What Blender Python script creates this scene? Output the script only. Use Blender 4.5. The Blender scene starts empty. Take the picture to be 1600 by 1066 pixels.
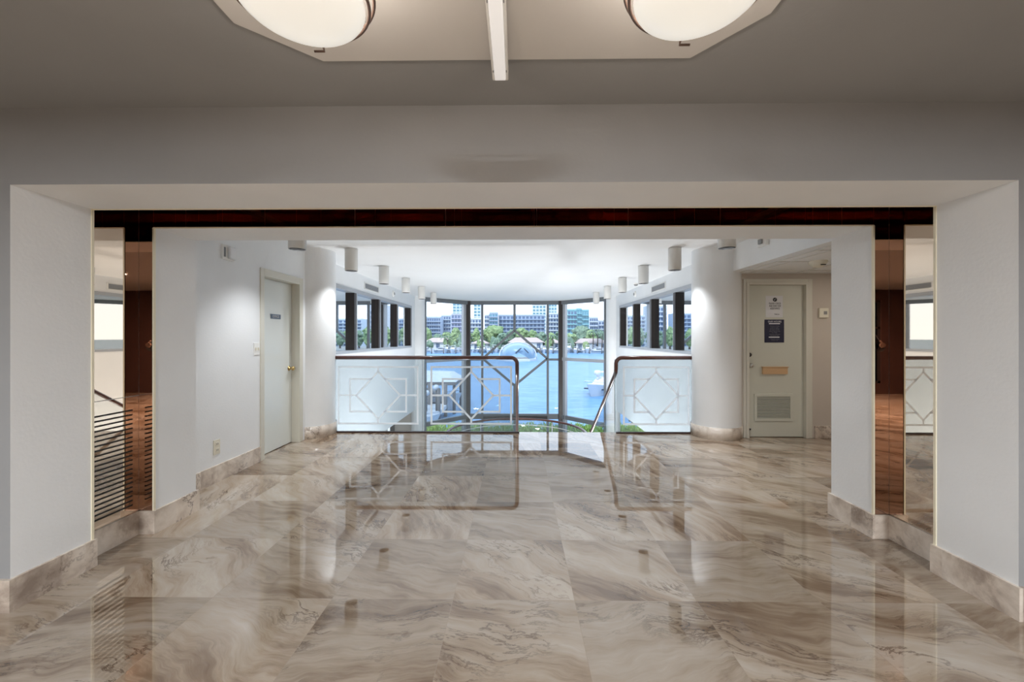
import bpy, bmesh, math, random
from mathutils import Vector, Matrix
PI = math.pi
random.seed(7)
S = bpy.context.scene
COL = S.collection

# ------------------------------------------------------------------ camera, world, sun, exposure
F = 640.0                      # focal length in pixels of the 1600 px wide frame
H = 1.33                       # eye height
YAW = math.atan(8.0 / F)
cam_d = bpy.data.cameras.new('camera')
cam_d.sensor_width = 36
cam_d.lens = 36 * F / 1600
cam_d.shift_y = -6.0 / 1600
cam_d.clip_start = 0.05
cam_d.clip_end = 3000
cam = bpy.data.objects.new('camera', cam_d)
COL.objects.link(cam)
cam.location = (0, 0, H)
cam.rotation_euler = (PI / 2, 0, YAW)
S.camera = cam

S.view_settings.view_transform = 'Standard'
S.view_settings.look = 'None'
S.view_settings.gamma = 1
S.view_settings.exposure = 0.0
S.view_settings.use_curve_mapping = False
S.cycles.max_bounces = 16
S.cycles.glossy_bounces = 14
S.cycles.diffuse_bounces = 8
S.cycles.transparent_max_bounces = 24
S.cycles.caustics_reflective = False
S.cycles.caustics_refractive = False
S.cycles.sample_clamp_indirect = 8

W = bpy.data.worlds.new('sky')
S.world = W
W.use_nodes = True
nt = W.node_tree
bg = nt.nodes['Background']
tc = nt.nodes.new('ShaderNodeTexCoord')
sp = nt.nodes.new('ShaderNodeSeparateXYZ')
rp = nt.nodes.new('ShaderNodeValToRGB')
nt.links.new(tc.outputs['Generated'], sp.inputs[0])
nt.links.new(sp.outputs['Z'], rp.inputs[0])
rp.color_ramp.elements[0].position = 0.0
rp.color_ramp.elements[0].color = (0.95, 0.98, 1.0, 1)
rp.color_ramp.elements[1].position = 0.5
rp.color_ramp.elements[1].color = (0.55, 0.75, 1.0, 1)
nt.links.new(rp.outputs[0], bg.inputs[0])
bg.inputs[1].default_value = 2.2


def lamp(name, kind, loc, energy, color=(1, 1, 1), rot=(0, 0, 0), **kw):
    d = bpy.data.lights.new(name, kind)
    d.energy = energy
    d.color = color
    for k, v in kw.items():
        setattr(d, k, v)
    o = bpy.data.objects.new(name, d)
    COL.objects.link(o)
    o.location = loc
    o.rotation_euler = rot
    return o


lamp('sun', 'SUN', (0, -20, 60), 3.0, (1, .96, .9), (math.radians(38), 0, math.radians(-25)), angle=0.01)

LOBBY_W, CAN_W, UP_W = 150, 62, 60            # watts of the added fill lamps built further down

# ------------------------------------------------------------------ materials
MATS = {}


def mat(name, color=(.8, .8, .8), rough=.5, metal=0.0, spec=.5, emis=None, estr=0.0, coat=0.0):
    m = bpy.data.materials.new(name)
    m.use_nodes = True
    b = m.node_tree.nodes['Principled BSDF']
    b.inputs['Base Color'].default_value = (*color, 1)
    b.inputs['Roughness'].default_value = rough
    b.inputs['Metallic'].default_value = metal
    b.inputs['Specular IOR Level'].default_value = spec
    if coat:
        b.inputs['Coat Weight'].default_value = coat
        b.inputs['Coat Roughness'].default_value = .03
    if emis:
        b.inputs['Emission Color'].default_value = (*emis, 1)
        b.inputs['Emission Strength'].default_value = estr
    MATS[name] = m
    return m


def N(m, t, **kw):
    n = m.node_tree.nodes.new(t)
    for k, v in kw.items():
        setattr(n, k, v)
    return n


def L(m, a, b):
    m.node_tree.links.new(a, b)


def bsdf(m):
    return m.node_tree.nodes['Principled BSDF']


def mottled(name, c1, c2, scale, rough=.6, bump=0.0, spec=.3, detail=4):
    """paint or plaster with a faint uneven tone"""
    m = mat(name, c1, rough, spec=spec)
    g = N(m, 'ShaderNodeNewGeometry')
    n = N(m, 'ShaderNodeTexNoise')
    n.inputs['Scale'].default_value = scale
    n.inputs['Detail'].default_value = detail
    L(m, g.outputs['Position'], n.inputs['Vector'])
    r = N(m, 'ShaderNodeValToRGB')
    r.color_ramp.elements[0].position = .3
    r.color_ramp.elements[0].color = (*c1, 1)
    r.color_ramp.elements[1].position = .7
    r.color_ramp.elements[1].color = (*c2, 1)
    L(m, n.outputs['Fac'], r.inputs[0])
    L(m, r.outputs[0], bsdf(m).inputs['Base Color'])
    if bump:
        n2 = N(m, 'ShaderNodeTexNoise')
        n2.inputs['Scale'].default_value = scale * 25
        n2.inputs['Detail'].default_value = 3
        L(m, g.outputs['Position'], n2.inputs['Vector'])
        bp = N(m, 'ShaderNodeBump')
        bp.inputs['Strength'].default_value = bump
        bp.inputs['Distance'].default_value = .004
        L(m, n2.outputs['Fac'], bp.inputs['Height'])
        L(m, bp.outputs[0], bsdf(m).inputs['Normal'])
    return m


mottled('plaster', (.80, .815, .825), (.84, .855, .865), 2.2, .55, .25)
mottled('ceiling_paint', (.82, .83, .835), (.85, .86, .865), 1.2, .7, .12)
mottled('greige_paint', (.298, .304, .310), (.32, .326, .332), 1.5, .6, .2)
mottled('panel_paint', (.60, .59, .58), (.63, .62, .61), 1.5, .6, .1)
mottled('beige_wall', (.56, .50, .44), (.60, .54, .48), 2.0, .6, .15)
mottled('lobby_wall', (.055, .028, .024), (.075, .04, .032), 1.5, .4, 0)
mottled('door_paint', (.60, .60, .52), (.63, .63, .55), 1.0, .4, 0)
mottled('door_gloss', (.70, .73, .70), (.74, .76, .72), 1.0, .16, 0, spec=.6)
mat('door_frame_paint', (.66, .64, .56), .4)
mat('white_plastic', (.82, .81, .78), .35)
mat('cream_plastic', (.78, .74, .62), .35)
mat('white_metal', (.72, .72, .70), .4)
mat('black', (.012, .011, .011), .5)
mat('dark_frame', (.035, .028, .026), .35)
mat('alu', (.42, .44, .47), .4, .3)
mat('grey_frame', (.17, .185, .20), .45, .2)
mat('brass', (.62, .45, .2), .25, 1)
mat('chrome', (.7, .7, .7), .15, 1)
mat('bronze_rim', (.16, .105, .085), .35, .4)
mat('tan_wood', (.62, .40, .22), .5)
mat('navy', (.012, .013, .045), .5)
mat('paper', (.72, .72, .74), .7)
mat('ink', (.03, .03, .035), .7)
mat('white_ink', (.75, .75, .78), .6)
mat('plaque', (.12, .17, .24), .4)
mat('channel', (.035, .014, .012), .3)
mat('cream_trim', (.86, .80, .62), .35)
mat('grille', (.26, .26, .26), .5)
mat('bowl_glass', (.85, .84, .78), .3, emis=(1, .985, .92), estr=.50)
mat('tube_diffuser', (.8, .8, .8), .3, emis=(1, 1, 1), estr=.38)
mat('lens_glass', (.75, .76, .78), .1)
mat('skin', (.5, .33, .25), .5)
mat('dark_cloth', (.02, .02, .025), .8)
mat('hair', (.02, .015, .012), .6)
mat('carpet', (.42, .38, .34), .9)
mat('mirror', (.72, .59, .47), .012, 1)
mat('mirror_dark', (.64, .43, .35), .012, 1)
mat('office_glass', (.78, .83, .88), .015, 1)


def wood_mat():
    m = mat('rail_wood', (.11, .03, .018), .28, spec=.6, coat=.4)
    g = N(m, 'ShaderNodeNewGeometry')
    n = N(m, 'ShaderNodeTexNoise')
    n.inputs['Scale'].default_value = 9
    n.inputs['Detail'].default_value = 5
    L(m, g.outputs['Position'], n.inputs['Vector'])
    r = N(m, 'ShaderNodeValToRGB')
    r.color_ramp.elements[0].color = (.05, .012, .009, 1)
    r.color_ramp.elements[1].color = (.11, .032, .02, 1)
    L(m, n.outputs['Fac'], r.inputs[0])
    L(m, r.outputs[0], bsdf(m).inputs['Base Color'])


wood_mat()


def glass_mat(name, tint=(1, 1, 1), ior=1.45, haze=0.0, glow=False):
    m = bpy.data.materials.new(name)
    m.use_nodes = True
    nt = m.node_tree
    nt.nodes.clear()
    out = N(m, 'ShaderNodeOutputMaterial')
    tr = N(m, 'ShaderNodeBsdfTransparent')
    tr.inputs[0].default_value = (*tint, 1)
    gl = N(m, 'ShaderNodeBsdfGlossy')
    gl.inputs['Roughness'].default_value = .01
    fr = N(m, 'ShaderNodeFresnel')
    gm_ = N(m, 'ShaderNodeNewGeometry')       # same reflectance from either side of the thin pane
    ir_ = N(m, 'ShaderNodeMapRange')
    ir_.inputs[3].default_value = ior
    ir_.inputs[4].default_value = 1 / ior
    L(m, gm_.outputs['Backfacing'], ir_.inputs[0])
    L(m, ir_.outputs[0], fr.inputs[0])
    mx = N(m, 'ShaderNodeMixShader')
    L(m, fr.outputs[0], mx.inputs[0])
    L(m, tr.outputs[0], mx.inputs[1])
    L(m, gl.outputs[0], mx.inputs[2])
    last = mx
    if haze:
        df = N(m, 'ShaderNodeBsdfDiffuse')
        df.inputs[0].default_value = (.96, .98, 1, 1) if glow else (.8, .86, .9, 1)
        m2 = N(m, 'ShaderNodeMixShader')
        m2.inputs[0].default_value = haze
        L(m, mx.outputs[0], m2.inputs[1])
        L(m, df.outputs[0], m2.inputs[2])
        last = m2
        if glow:                              # frosted: passes light from behind as well
            tl = N(m, 'ShaderNodeBsdfTranslucent')
            tl.inputs[0].default_value = (.96, .98, 1, 1)
            m3 = N(m, 'ShaderNodeMixShader')
            m3.inputs[0].default_value = .5
            L(m, df.outputs[0], m3.inputs[1])
            L(m, tl.outputs[0], m3.inputs[2])
            L(m, m3.outputs[0], m2.inputs[2])
    L(m, last.outputs[0], out.inputs[0])
    MATS[name] = m


glass_mat('window_glass', (.97, .985, 1), 1.25)
glass_mat('tinted_glass', (.10, .12, .14), 1.4)
glass_mat('rail_glass', (.79, .835, .86), 1.2, .07)
glass_mat('glass_edge', (.25, .42, .40), 1.45, .25)
glass_mat('etch', (1, 1, 1), 1.1, .9, True)
glass_mat('stair_glass', (.95, .97, .98), 1.12)


def stone(name, floor=True):
    """travertine: cloudy cream with brown and grey bands, each tile cut at its own angle"""
    m = mat(name, (.6, .5, .4), .05, spec=.5)
    b = bsdf(m)
    g = N(m, 'ShaderNodeNewGeometry')
    T = .615
    mp = N(m, 'ShaderNodeVectorMath', operation='ADD')
    mp.inputs[1].default_value = (.325, -2.072, 0) if floor else (0.1, 0.17, 0.3)
    L(m, g.outputs['Position'], mp.inputs[0])
    sc = N(m, 'ShaderNodeVectorMath', operation='SCALE')
    sc.inputs['Scale'].default_value = 1 / T
    L(m, mp.outputs[0], sc.inputs[0])
    fl = N(m, 'ShaderNodeVectorMath', operation='FLOOR')
    L(m, sc.outputs[0], fl.inputs[0])
    fz = N(m, 'ShaderNodeVectorMath', operation='MULTIPLY')
    fz.inputs[1].default_value = (1, 1, 0)
    L(m, fl.outputs[0], fz.inputs[0])
    wn = N(m, 'ShaderNodeTexWhiteNoise', noise_dimensions='3D')
    L(m, fz.outputs[0], wn.inputs['Vector'])
    # rotate by tile: base diagonal plus/minus random
    ang = N(m, 'ShaderNodeMath', operation='MULTIPLY_ADD')
    ang.inputs[1].default_value = 1.5
    ang.inputs[2].default_value = -.2
    L(m, wn.outputs['Value'], ang.inputs[0])
    vr = N(m, 'ShaderNodeVectorRotate', rotation_type='Z_AXIS')
    L(m, g.outputs['Position'], vr.inputs['Vector'])
    L(m, ang.outputs[0], vr.inputs['Angle'])
    off = N(m, 'ShaderNodeVectorMath', operation='MULTIPLY_ADD')
    off.inputs[1].default_value = (9, 9, 9)
    L(m, wn.outputs['Color'], off.inputs[0])
    L(m, vr.outputs[0], off.inputs[2])
    # warp
    n0 = N(m, 'ShaderNodeTexNoise')
    n0.inputs['Scale'].default_value = 2.0
    n0.inputs['Detail'].default_value = 3
    L(m, off.outputs[0], n0.inputs['Vector'])
    w0 = N(m, 'ShaderNodeVectorMath', operation='MULTIPLY_ADD')
    w0.inputs[1].default_value = (.34, .34, .34)
    L(m, n0.outputs['Color'], w0.inputs[0])
    L(m, off.outputs[0], w0.inputs[2])
    st = N(m, 'ShaderNodeVectorMath', operation='MULTIPLY')
    st.inputs[1].default_value = (1.0, 3.6, 2.0) if floor else (2.5, 2.5, 2.5)
    L(m, w0.outputs[0], st.inputs[0])
    n1 = N(m, 'ShaderNodeTexNoise')                 # broad cloudy bands
    n1.inputs['Scale'].default_value = 1.15
    n1.inputs['Detail'].default_value = 4
    n1.inputs['Roughness'].default_value = .55
    L(m, st.outputs[0], n1.inputs['Vector'])
    sf = N(m, 'ShaderNodeVectorMath', operation='MULTIPLY')
    sf.inputs[1].default_value = (1.2, 15, 3.0) if floor else (4, 4, 4)
    L(m, w0.outputs[0], sf.inputs[0])
    n3 = N(m, 'ShaderNodeTexNoise')                 # fine layering inside the bands
    n3.inputs['Scale'].default_value = 1.6
    n3.inputs['Detail'].default_value = 8
    n3.inputs['Roughness'].default_value = .7
    L(m, sf.outputs[0], n3.inputs['Vector'])
    mixn = N(m, 'ShaderNodeMath', operation='MULTIPLY_ADD')
    mixn.inputs[1].default_value = .36
    L(m, n3.outputs['Fac'], mixn.inputs[0])
    half = N(m, 'ShaderNodeMath', operation='MULTIPLY')
    half.inputs[1].default_value = .64
    L(m, n1.outputs['Fac'], half.inputs[0])
    L(m, half.outputs[0], mixn.inputs[2])
    r1 = N(m, 'ShaderNodeValToRGB')
    e = r1.color_ramp
    e.elements[0].position = .34
    e.elements[0].color = (.215, .145, .098, 1)
    e.elements[1].position = .66
    e.elements[1].color = (.68, .60, .51, 1)
    for p, c in ((.42, (.33, .24, .17)), (.475, (.46, .36, .27)), (.52, (.54, .445, .35)), (.58, (.60, .51, .42))):
        x = e.elements.new(p)
        x.color = (*c, 1)
    L(m, mixn.outputs[0], r1.inputs[0])
    # thin dark fissures following the bands, only in patches
    n2 = N(m, 'ShaderNodeTexNoise')
    n2.inputs['Scale'].default_value = 2.4
    n2.inputs['Detail'].default_value = 10
    n2.inputs['Roughness'].default_value = .66
    L(m, st.outputs[0], n2.inputs['Vector'])
    r2 = N(m, 'ShaderNodeValToRGB')
    e = r2.color_ramp
    e.elements[0].position = .475
    e.elements[0].color = (1, 1, 1, 1)
    e.elements[1].position = .525
    e.elements[1].color = (1, 1, 1, 1)
    x = e.elements.new(.50)
    x.color = (.34, .29, .27, 1)
    L(m, n2.outputs['Fac'], r2.inputs[0])
    n4 = N(m, 'ShaderNodeTexNoise')
    n4.inputs['Scale'].default_value = 1.5
    n4.inputs['Detail'].default_value = 3
    L(m, off.outputs[0], n4.inputs['Vector'])
    pr = N(m, 'ShaderNodeMapRange')
    pr.inputs[1].default_value = .48
    pr.inputs[2].default_value = .62
    L(m, n4.outputs['Fac'], pr.inputs[0])
    mu = N(m, 'ShaderNodeMix', data_type='RGBA', blend_type='MULTIPLY')
    L(m, pr.outputs[0], mu.inputs[0])
    L(m, r1.outputs[0], mu.inputs[6])
    L(m, r2.outputs[0], mu.inputs[7])
    # tone of the whole tile
    hsv = N(m, 'ShaderNodeHueSaturation')
    vv = N(m, 'ShaderNodeMapRange')
    vv.inputs[3].default_value = .58
    vv.inputs[4].default_value = .86
    L(m, wn.outputs['Value'], vv.inputs[0])
    L(m, vv.outputs[0], hsv.inputs['Value'])
    hsv.inputs['Saturation'].default_value = 1.08
    L(m, mu.outputs[2], hsv.inputs['Color'])
    last = hsv.outputs[0]
    if floor:
        fr = N(m, 'ShaderNodeVectorMath', operation='FRACTION')
        L(m, sc.outputs[0], fr.inputs[0])
        sx = N(m, 'ShaderNodeSeparateXYZ')
        L(m, fr.outputs[0], sx.inputs[0])
        ms = []
        for ax in ('X', 'Y'):
            a = N(m, 'ShaderNodeMath', operation='SUBTRACT')
            a.inputs[1].default_value = .5
            L(m, sx.outputs[ax], a.inputs[0])
            c = N(m, 'ShaderNodeMath', operation='ABSOLUTE')
            L(m, a.outputs[0], c.inputs[0])
            d = N(m, 'ShaderNodeMath', operation='GREATER_THAN')
            d.inputs[1].default_value = .4975
            L(m, c.outputs[0], d.inputs[0])
            ms.append(d)
        mm = N(m, 'ShaderNodeMath', operation='MAXIMUM')
        L(m, ms[0].outputs[0], mm.inputs[0])
        L(m, ms[1].outputs[0], mm.inputs[1])
        gm = N(m, 'ShaderNodeMix', data_type='RGBA')
        gm.inputs[7].default_value = (.30, .235, .18, 1)
        gf = N(m, 'ShaderNodeMath', operation='MULTIPLY')
        gf.inputs[1].default_value = .6
        L(m, mm.outputs[0], gf.inputs[0])
        L(m, gf.outputs[0], gm.inputs[0])
        L(m, last, gm.inputs[6])
        last = gm.outputs[2]
        b.inputs['Roughness'].default_value = .012
        b.inputs['IOR'].default_value = 2.1
    else:
        b.inputs['Roughness'].default_value = .25
        hsv.inputs['Saturation'].default_value = .65
        vv.inputs[3].default_value = 1.25
        vv.inputs[4].default_value = 1.4
    L(m, last, b.inputs['Base Color'])
    return m


stone('travertine', True)
stone('stone_skirting', False)


def leafy(name, c1, c2, scale):
    m = mat(name, c1, .8, spec=.1)
    g = N(m, 'ShaderNodeNewGeometry')
    n = N(m, 'ShaderNodeTexNoise')
    n.inputs['Scale'].default_value = scale
    n.inputs['Detail'].default_value = 8
    n.inputs['Roughness'].default_value = .75
    L(m, g.outputs['Position'], n.inputs['Vector'])
    r = N(m, 'ShaderNodeValToRGB')
    r.color_ramp.elements[0].position = .38
    r.color_ramp.elements[0].color = (*c1, 1)
    r.color_ramp.elements[1].position = .62
    r.color_ramp.elements[1].color = (*c2, 1)
    L(m, n.outputs['Fac'], r.inputs[0])
    L(m, r.outputs[0], bsdf(m).inputs['Base Color'])


leafy('leaf_light', (.10, .17, .085), (.34, .43, .22), .9)
leafy('leaf_dark', (.08, .14, .11), (.25, .33, .235), .9)
leafy('leaf_near', (.22, .38, .07), (.62, .75, .25), 9)
mat('bark', (.10, .08, .07), .9)
mat('facade_blue', (.42, .50, .62), .7)
mat('facade_white', (.62, .66, .72), .7)
mat('facade_pale', (.52, .59, .67), .7)
mat('facade_teal', (.27, .50, .57), .7)
mat('facade_purple', (.45, .48, .62), .7)
mat('glazing', (.10, .15, .25), .3)
mat('glazing_teal', (.12, .27, .35), .3)
mat('roof_tile', (.46, .37, .35), .8)
mat('boat_white', (0.570, 0.589, 0.627), .35)
mat('boat_dark', (.05, .07, .10), .3)  # dark colour of hull stripes, cabin windows and windscreens
mat('boat_blue', (.20, .31, .43), .35)
mat('boat_blue_old', (0.342, 0.456, 0.608), .35)
mat('dock_wood', (.16, .15, .15), .8)
mat('dock_red', (0.228, 0.114, 0.104), .8)
mat('shore', (0.285, 0.285, 0.266), .9)


def water():
    m = mat('sea_water', (.045, .125, .22), .3, spec=.10)
    g = N(m, 'ShaderNodeNewGeometry')
    mp = N(m, 'ShaderNodeVectorMath', operation='MULTIPLY')
    mp.inputs[1].default_value = (.55, 1.3, 1)
    L(m, g.outputs['Position'], mp.inputs[0])
    n = N(m, 'ShaderNodeTexNoise')
    n.inputs['Scale'].default_value = .9
    n.inputs['Detail'].default_value = 9
    n.inputs['Roughness'].default_value = .7
    L(m, mp.outputs[0], n.inputs['Vector'])
    bp = N(m, 'ShaderNodeBump')
    bp.inputs['Strength'].default_value = .6
    bp.inputs['Distance'].default_value = .12
    L(m, n.outputs['Fac'], bp.inputs['Height'])
    L(m, bp.outputs[0], bsdf(m).inputs['Normal'])
    r = N(m, 'ShaderNodeValToRGB')
    r.color_ramp.elements[0].position = .35
    r.color_ramp.elements[0].color = (.085, .21, .39, 1)
    r.color_ramp.elements[1].position = .65
    r.color_ramp.elements[1].color = (.185, .35, .54, 1)
    L(m, n.outputs['Fac'], r.inputs[0])
    L(m, r.outputs[0], bsdf(m).inputs['Base Color'])


water()


# ------------------------------------------------------------------ mesh helpers
class MB:
    def __init__(s):
        s.v = []
        s.f = []
        s.sm = []

    def box(s, x0, x1, y0, y1, z0, z1):
        i = len(s.v)
        s.v += [(x, y, z) for z in (z0, z1) for y in (y0, y1) for x in (x0, x1)]
        for q in ((0, 2, 3, 1), (4, 5, 7, 6), (0, 1, 5, 4), (2, 6, 7, 3), (0, 4, 6, 2), (1, 3, 7, 5)):
            s.f.append([i + k for k in q])
            s.sm.append(False)
        return s

    def prism(s, pts, z0, z1):
        i, n = len(s.v), len(pts)
        s.v += [(x, y, z0) for x, y in pts] + [(x, y, z1) for x, y in pts]
        s.f.append([i + k for k in reversed(range(n))])
        s.f.append([i + n + k for k in range(n)])
        s.sm += [False, False]
        for k in range(n):
            s.f.append([i + k, i + (k + 1) % n, i + n + (k + 1) % n, i + n + k])
            s.sm.append(False)
        return s

    def beam(s, a, b, w, d, up=(0, 0, 1)):
        """rectangular bar from a to b, w wide (sideways), d deep (along up)"""
        a, b = Vector(a), Vector(b)
        t = (b - a).normalized()
        u = Vector(up)
        side = t.cross(u)
        if side.length < 1e-4:
            side = t.cross(Vector((1, 0, 0)))
        side.normalize()
        u = side.cross(t).normalized()
        i = len(s.v)
        for p in (a, b):
            for (p1, p2) in ((-1, -1), (1, -1), (1, 1), (-1, 1)):
                s.v.append(tuple(p + side * p1 * w / 2 + u * p2 * d / 2))
        for q in ((0, 1, 2, 3), (7, 6, 5, 4), (0, 4, 5, 1), (1, 5, 6, 2), (2, 6, 7, 3), (3, 7, 4, 0)):
            s.f.append([i + k for k in q])
            s.sm.append(False)
        return s

    def tube(s, pts, r, n=12, closed=False):
        P = [Vector(p) for p in pts]
        m = len(P)
        i0 = len(s.v)
        prev = None
        for k in range(m):
            if closed:
                t = P[(k + 1) % m] - P[k - 1]
            else:
                t = P[min(k + 1, m - 1)] - P[max(k - 1, 0)]
            t.normalize()
            if prev is None:
                a = t.cross(Vector((0, 0, 1)))
                if a.length < 1e-3:
                    a = t.cross(Vector((1, 0, 0)))
            else:
                a = prev - t * prev.dot(t)
            a.normalize()
            prev = a
            b = t.cross(a)
            rr = r[k] if isinstance(r, (list, tuple)) else r
            for j in range(n):
                q = 2 * PI * j / n
                s.v.append(tuple(P[k] + (a * math.cos(q) + b * math.sin(q)) * rr))
        for k in range(m if closed else m - 1):
            for j in range(n):
                a0 = i0 + k * n + j
                a1 = i0 + k * n + (j + 1) % n
                b0 = i0 + ((k + 1) % m) * n + j
                b1 = i0 + ((k + 1) % m) * n + (j + 1) % n
                s.f.append([a0, a1, b1, b0])
                s.sm.append(True)
        if not closed:
            s.f.append([i0 + j for j in reversed(range(n))])
            s.f.append([i0 + (m - 1) * n + j for j in range(n)])
            s.sm += [False, False]
        return s

    def lathe(s, cx, cy, prof, n=32, axis='z'):
        """prof: list of (radius, height)"""
        i0 = len(s.v)
        for (r, z) in prof:
            for j in range(n):
                q = 2 * PI * j / n
                if axis == 'z':
                    s.v.append((cx + r * math.cos(q), cy + r * math.sin(q), z))
                elif axis == 'x':
                    s.v.append((z, cx + r * math.cos(q), cy + r * math.sin(q)))
                else:
                    s.v.append((cx + r * math.cos(q), z, cy + r * math.sin(q)))
        for k in range(len(prof) - 1):
            for j in range(n):
                a0 = i0 + k * n + j
                a1 = i0 + k * n + (j + 1) % n
                q = [a0, a1, a1 + n, a0 + n]
                s.f.append(q if axis != 'y' else q[::-1])
                s.sm.append(True)
        return s

    def blob(s, cx, cy, cz, rx, ry, rz, rnd, sub=2, rough=.18):
        bm = bmesh.new()
        bmesh.ops.create_icosphere(bm, subdivisions=sub, radius=1)
        i = len(s.v)
        bm.verts.ensure_lookup_table()
        for v in bm.verts:
            k = 1 + rnd.uniform(-rough, rough)
            s.v.append((cx + v.co.x * rx * k, cy + v.co.y * ry * k, cz + v.co.z * rz * k))
        for f in bm.faces:
            s.f.append([i + v.index for v in f.verts])
            s.sm.append(False)
        bm.free()
        return s

    def build(s, name, m, parent=None, bevel=0, kind=None, world=True):
        me = bpy.data.meshes.new(name)
        o0 = Vector((0, 0, 0))
        if parent is not None and world:
            p = parent
            while p is not None:
                o0 += p.location
                p = p.parent
        if parent is None and s.v:
            xs, ys, zs = zip(*s.v)
            o0 = Vector(((min(xs) + max(xs)) / 2, (min(ys) + max(ys)) / 2, min(zs)))
        me.from_pydata([tuple(Vector(v) - o0) for v in s.v], [], s.f)
        me.update()
        for p, sm in zip(me.polygons, s.sm):
            p.use_smooth = sm
        me.materials.append(MATS[m])
        o = bpy.data.objects.new(name, me)
        COL.objects.link(o)
        if parent is None:
            o.location = o0
        else:
            o.parent = parent
        if bevel:
            b = o.modifiers.new('edge', 'BEVEL')
            b.width = bevel
            b.segments = 2
            b.limit_method = 'ANGLE'
        if kind:
            o['kind'] = kind
        return o


def tag(o, label=None, cat=None, group=None, kind=None):
    if label:
        o['label'] = label
    if cat:
        o['category'] = cat
    if group:
        o['group'] = group
    if kind:
        o['kind'] = kind
    return o


def thing(name, loc, label=None, cat=None, group=None, kind=None):
    o = bpy.data.objects.new(name, None)
    o.empty_display_size = .1
    COL.objects.link(o)
    o.location = loc
    return tag(o, label, cat, group, kind)


def copy_tree(o, loc=None, parent=None, label=None):
    c = o.copy()
    COL.objects.link(c)
    if parent is not None:
        c.parent = parent
    if loc is not None:
        c.location = loc
    if label:
        c['label'] = label
    for ch in list(o.children):
        copy_tree(ch, None, c)
    return c


def text(body, size, m, parent, origin, xdir, zdir, name='lettering', extrude=.0006, align='CENTER', width=None):
    cu = bpy.data.curves.new('t', 'FONT')
    cu.body = body
    cu.size = size
    cu.extrude = extrude
    cu.align_x = align
    cu.align_y = 'CENTER'
    cu.resolution_u = 3
    t = bpy.data.objects.new('t', cu)
    COL.objects.link(t)
    bpy.context.view_layer.update()
    me = bpy.data.meshes.new_from_object(t)
    bpy.data.objects.remove(t)
    X, Z = Vector(xdir), Vector(zdir)
    Y = X.cross(Z) * -1
    # text local x -> xdir, local y -> zdir
    n = X.cross(Z)
    R = Matrix((X, Z, n)).transposed()
    if width:
        xs = [v.co.x for v in me.vertices]
        k = width / (max(xs) - min(xs))
        for v in me.vertices:
            v.co.x *= k
    o0 = Vector((0, 0, 0))
    p = parent
    while p is not None:
        o0 += p.location
        p = p.parent
    for v in me.vertices:
        v.co = R @ v.co + Vector(origin) - o0
    me.materials.append(MATS[m])
    o = bpy.data.objects.new(name, me)
    COL.objects.link(o)
    o.parent = parent
    return o


# ------------------------------------------------------------------ key dimensions (metres)
Y0, Y1, Y2, Y3 = 1.957, 2.34, 2.746, 3.107      # front wall, its back, inner portal front and back
XL, XR = -2.46, 2.36                            # jambs
ML, MR = -2.565, 2.465                          # mirrored recess walls
ZS = 2.07                                       # soffits
ZN, ZC = 2.44, 2.51                             # lobby and hall ceilings
BH = .157                                       # stone skirting
YR = 5.68                                       # guard railing line
WL, WR = -2.94, 2.83                            # stair hall side walls
ZB = -.76                                       # underside of the gallery walls
ZL = -3.3                                       # lower floor
DW = -2.76                                      # left door wall
YD = 5.46                                       # alcove door wall
BAY = [(-2.74, 12.1), (-1.60, 13.4), (1.42, 13.4), (2.61, 12.1)]

# ------------------------------------------------------------------ structure
MB().box(-6, 6, -4.2, YR + .06, -.30, 0).build('floor', 'travertine', kind='structure')
MB().box(-6, 6, YR - .10, YR + .05, ZB, -.301).build('trim_1', 'plaster', kind='structure')
MB().box(-7, 7, 5.0, 12.0, ZL - .2, ZL).prism([(-7, 12.0), (7, 12.0), (7, 12.1), BAY[3], BAY[2], BAY[1], BAY[0], (-7, 12.1)], ZL - .2, ZL).build('floor_lower', 'carpet', kind='structure')
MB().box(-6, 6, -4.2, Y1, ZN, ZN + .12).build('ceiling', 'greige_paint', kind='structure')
MB().prism([(-3.1, Y3 - .1), (2.90, Y3 - .1), (3.0, 12.15), (BAY[3][0] + .1, 12.2), (BAY[2][0] + .05, 13.5), (BAY[1][0] - .05, 13.5),
            (BAY[0][0] - .1, 12.2), (-3.1, 12.15)], ZC, ZC + .14).build('ceiling_hall', 'ceiling_paint', kind='structure')
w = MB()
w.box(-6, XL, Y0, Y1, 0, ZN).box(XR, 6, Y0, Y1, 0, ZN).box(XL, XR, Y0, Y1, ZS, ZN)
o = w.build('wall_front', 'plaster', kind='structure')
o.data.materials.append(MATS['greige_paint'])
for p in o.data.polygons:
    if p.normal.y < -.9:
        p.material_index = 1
w = MB()
w.box(-6, ML, Y1, Y2, 0, 2.6).box(MR, 6, Y1, Y2, 0, 2.6).box(ML, MR, Y1, Y2, 2.545, 2.65)
w.build('wall_recess', 'plaster', kind='structure')
w = MB()
w.box(-6, XL, Y2, Y3, 0, 2.6).box(XR, 2.78, Y2, Y3, 0, 2.6).box(XL, XR, Y2, Y3, ZS, 2.6)
w.box(2.78, 6, Y2, Y3, 0, 2.6)
w.build('wall_inner', 'plaster', kind='structure')
MB().box(-6.1, -6, -4.2, Y1, 0, ZN).build('wall_left', 'lobby_wall', kind='structure')
MB().box(6, 6.1, -4.2, Y1, 0, ZN).build('wall_right', 'lobby_wall', kind='structure')
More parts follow.
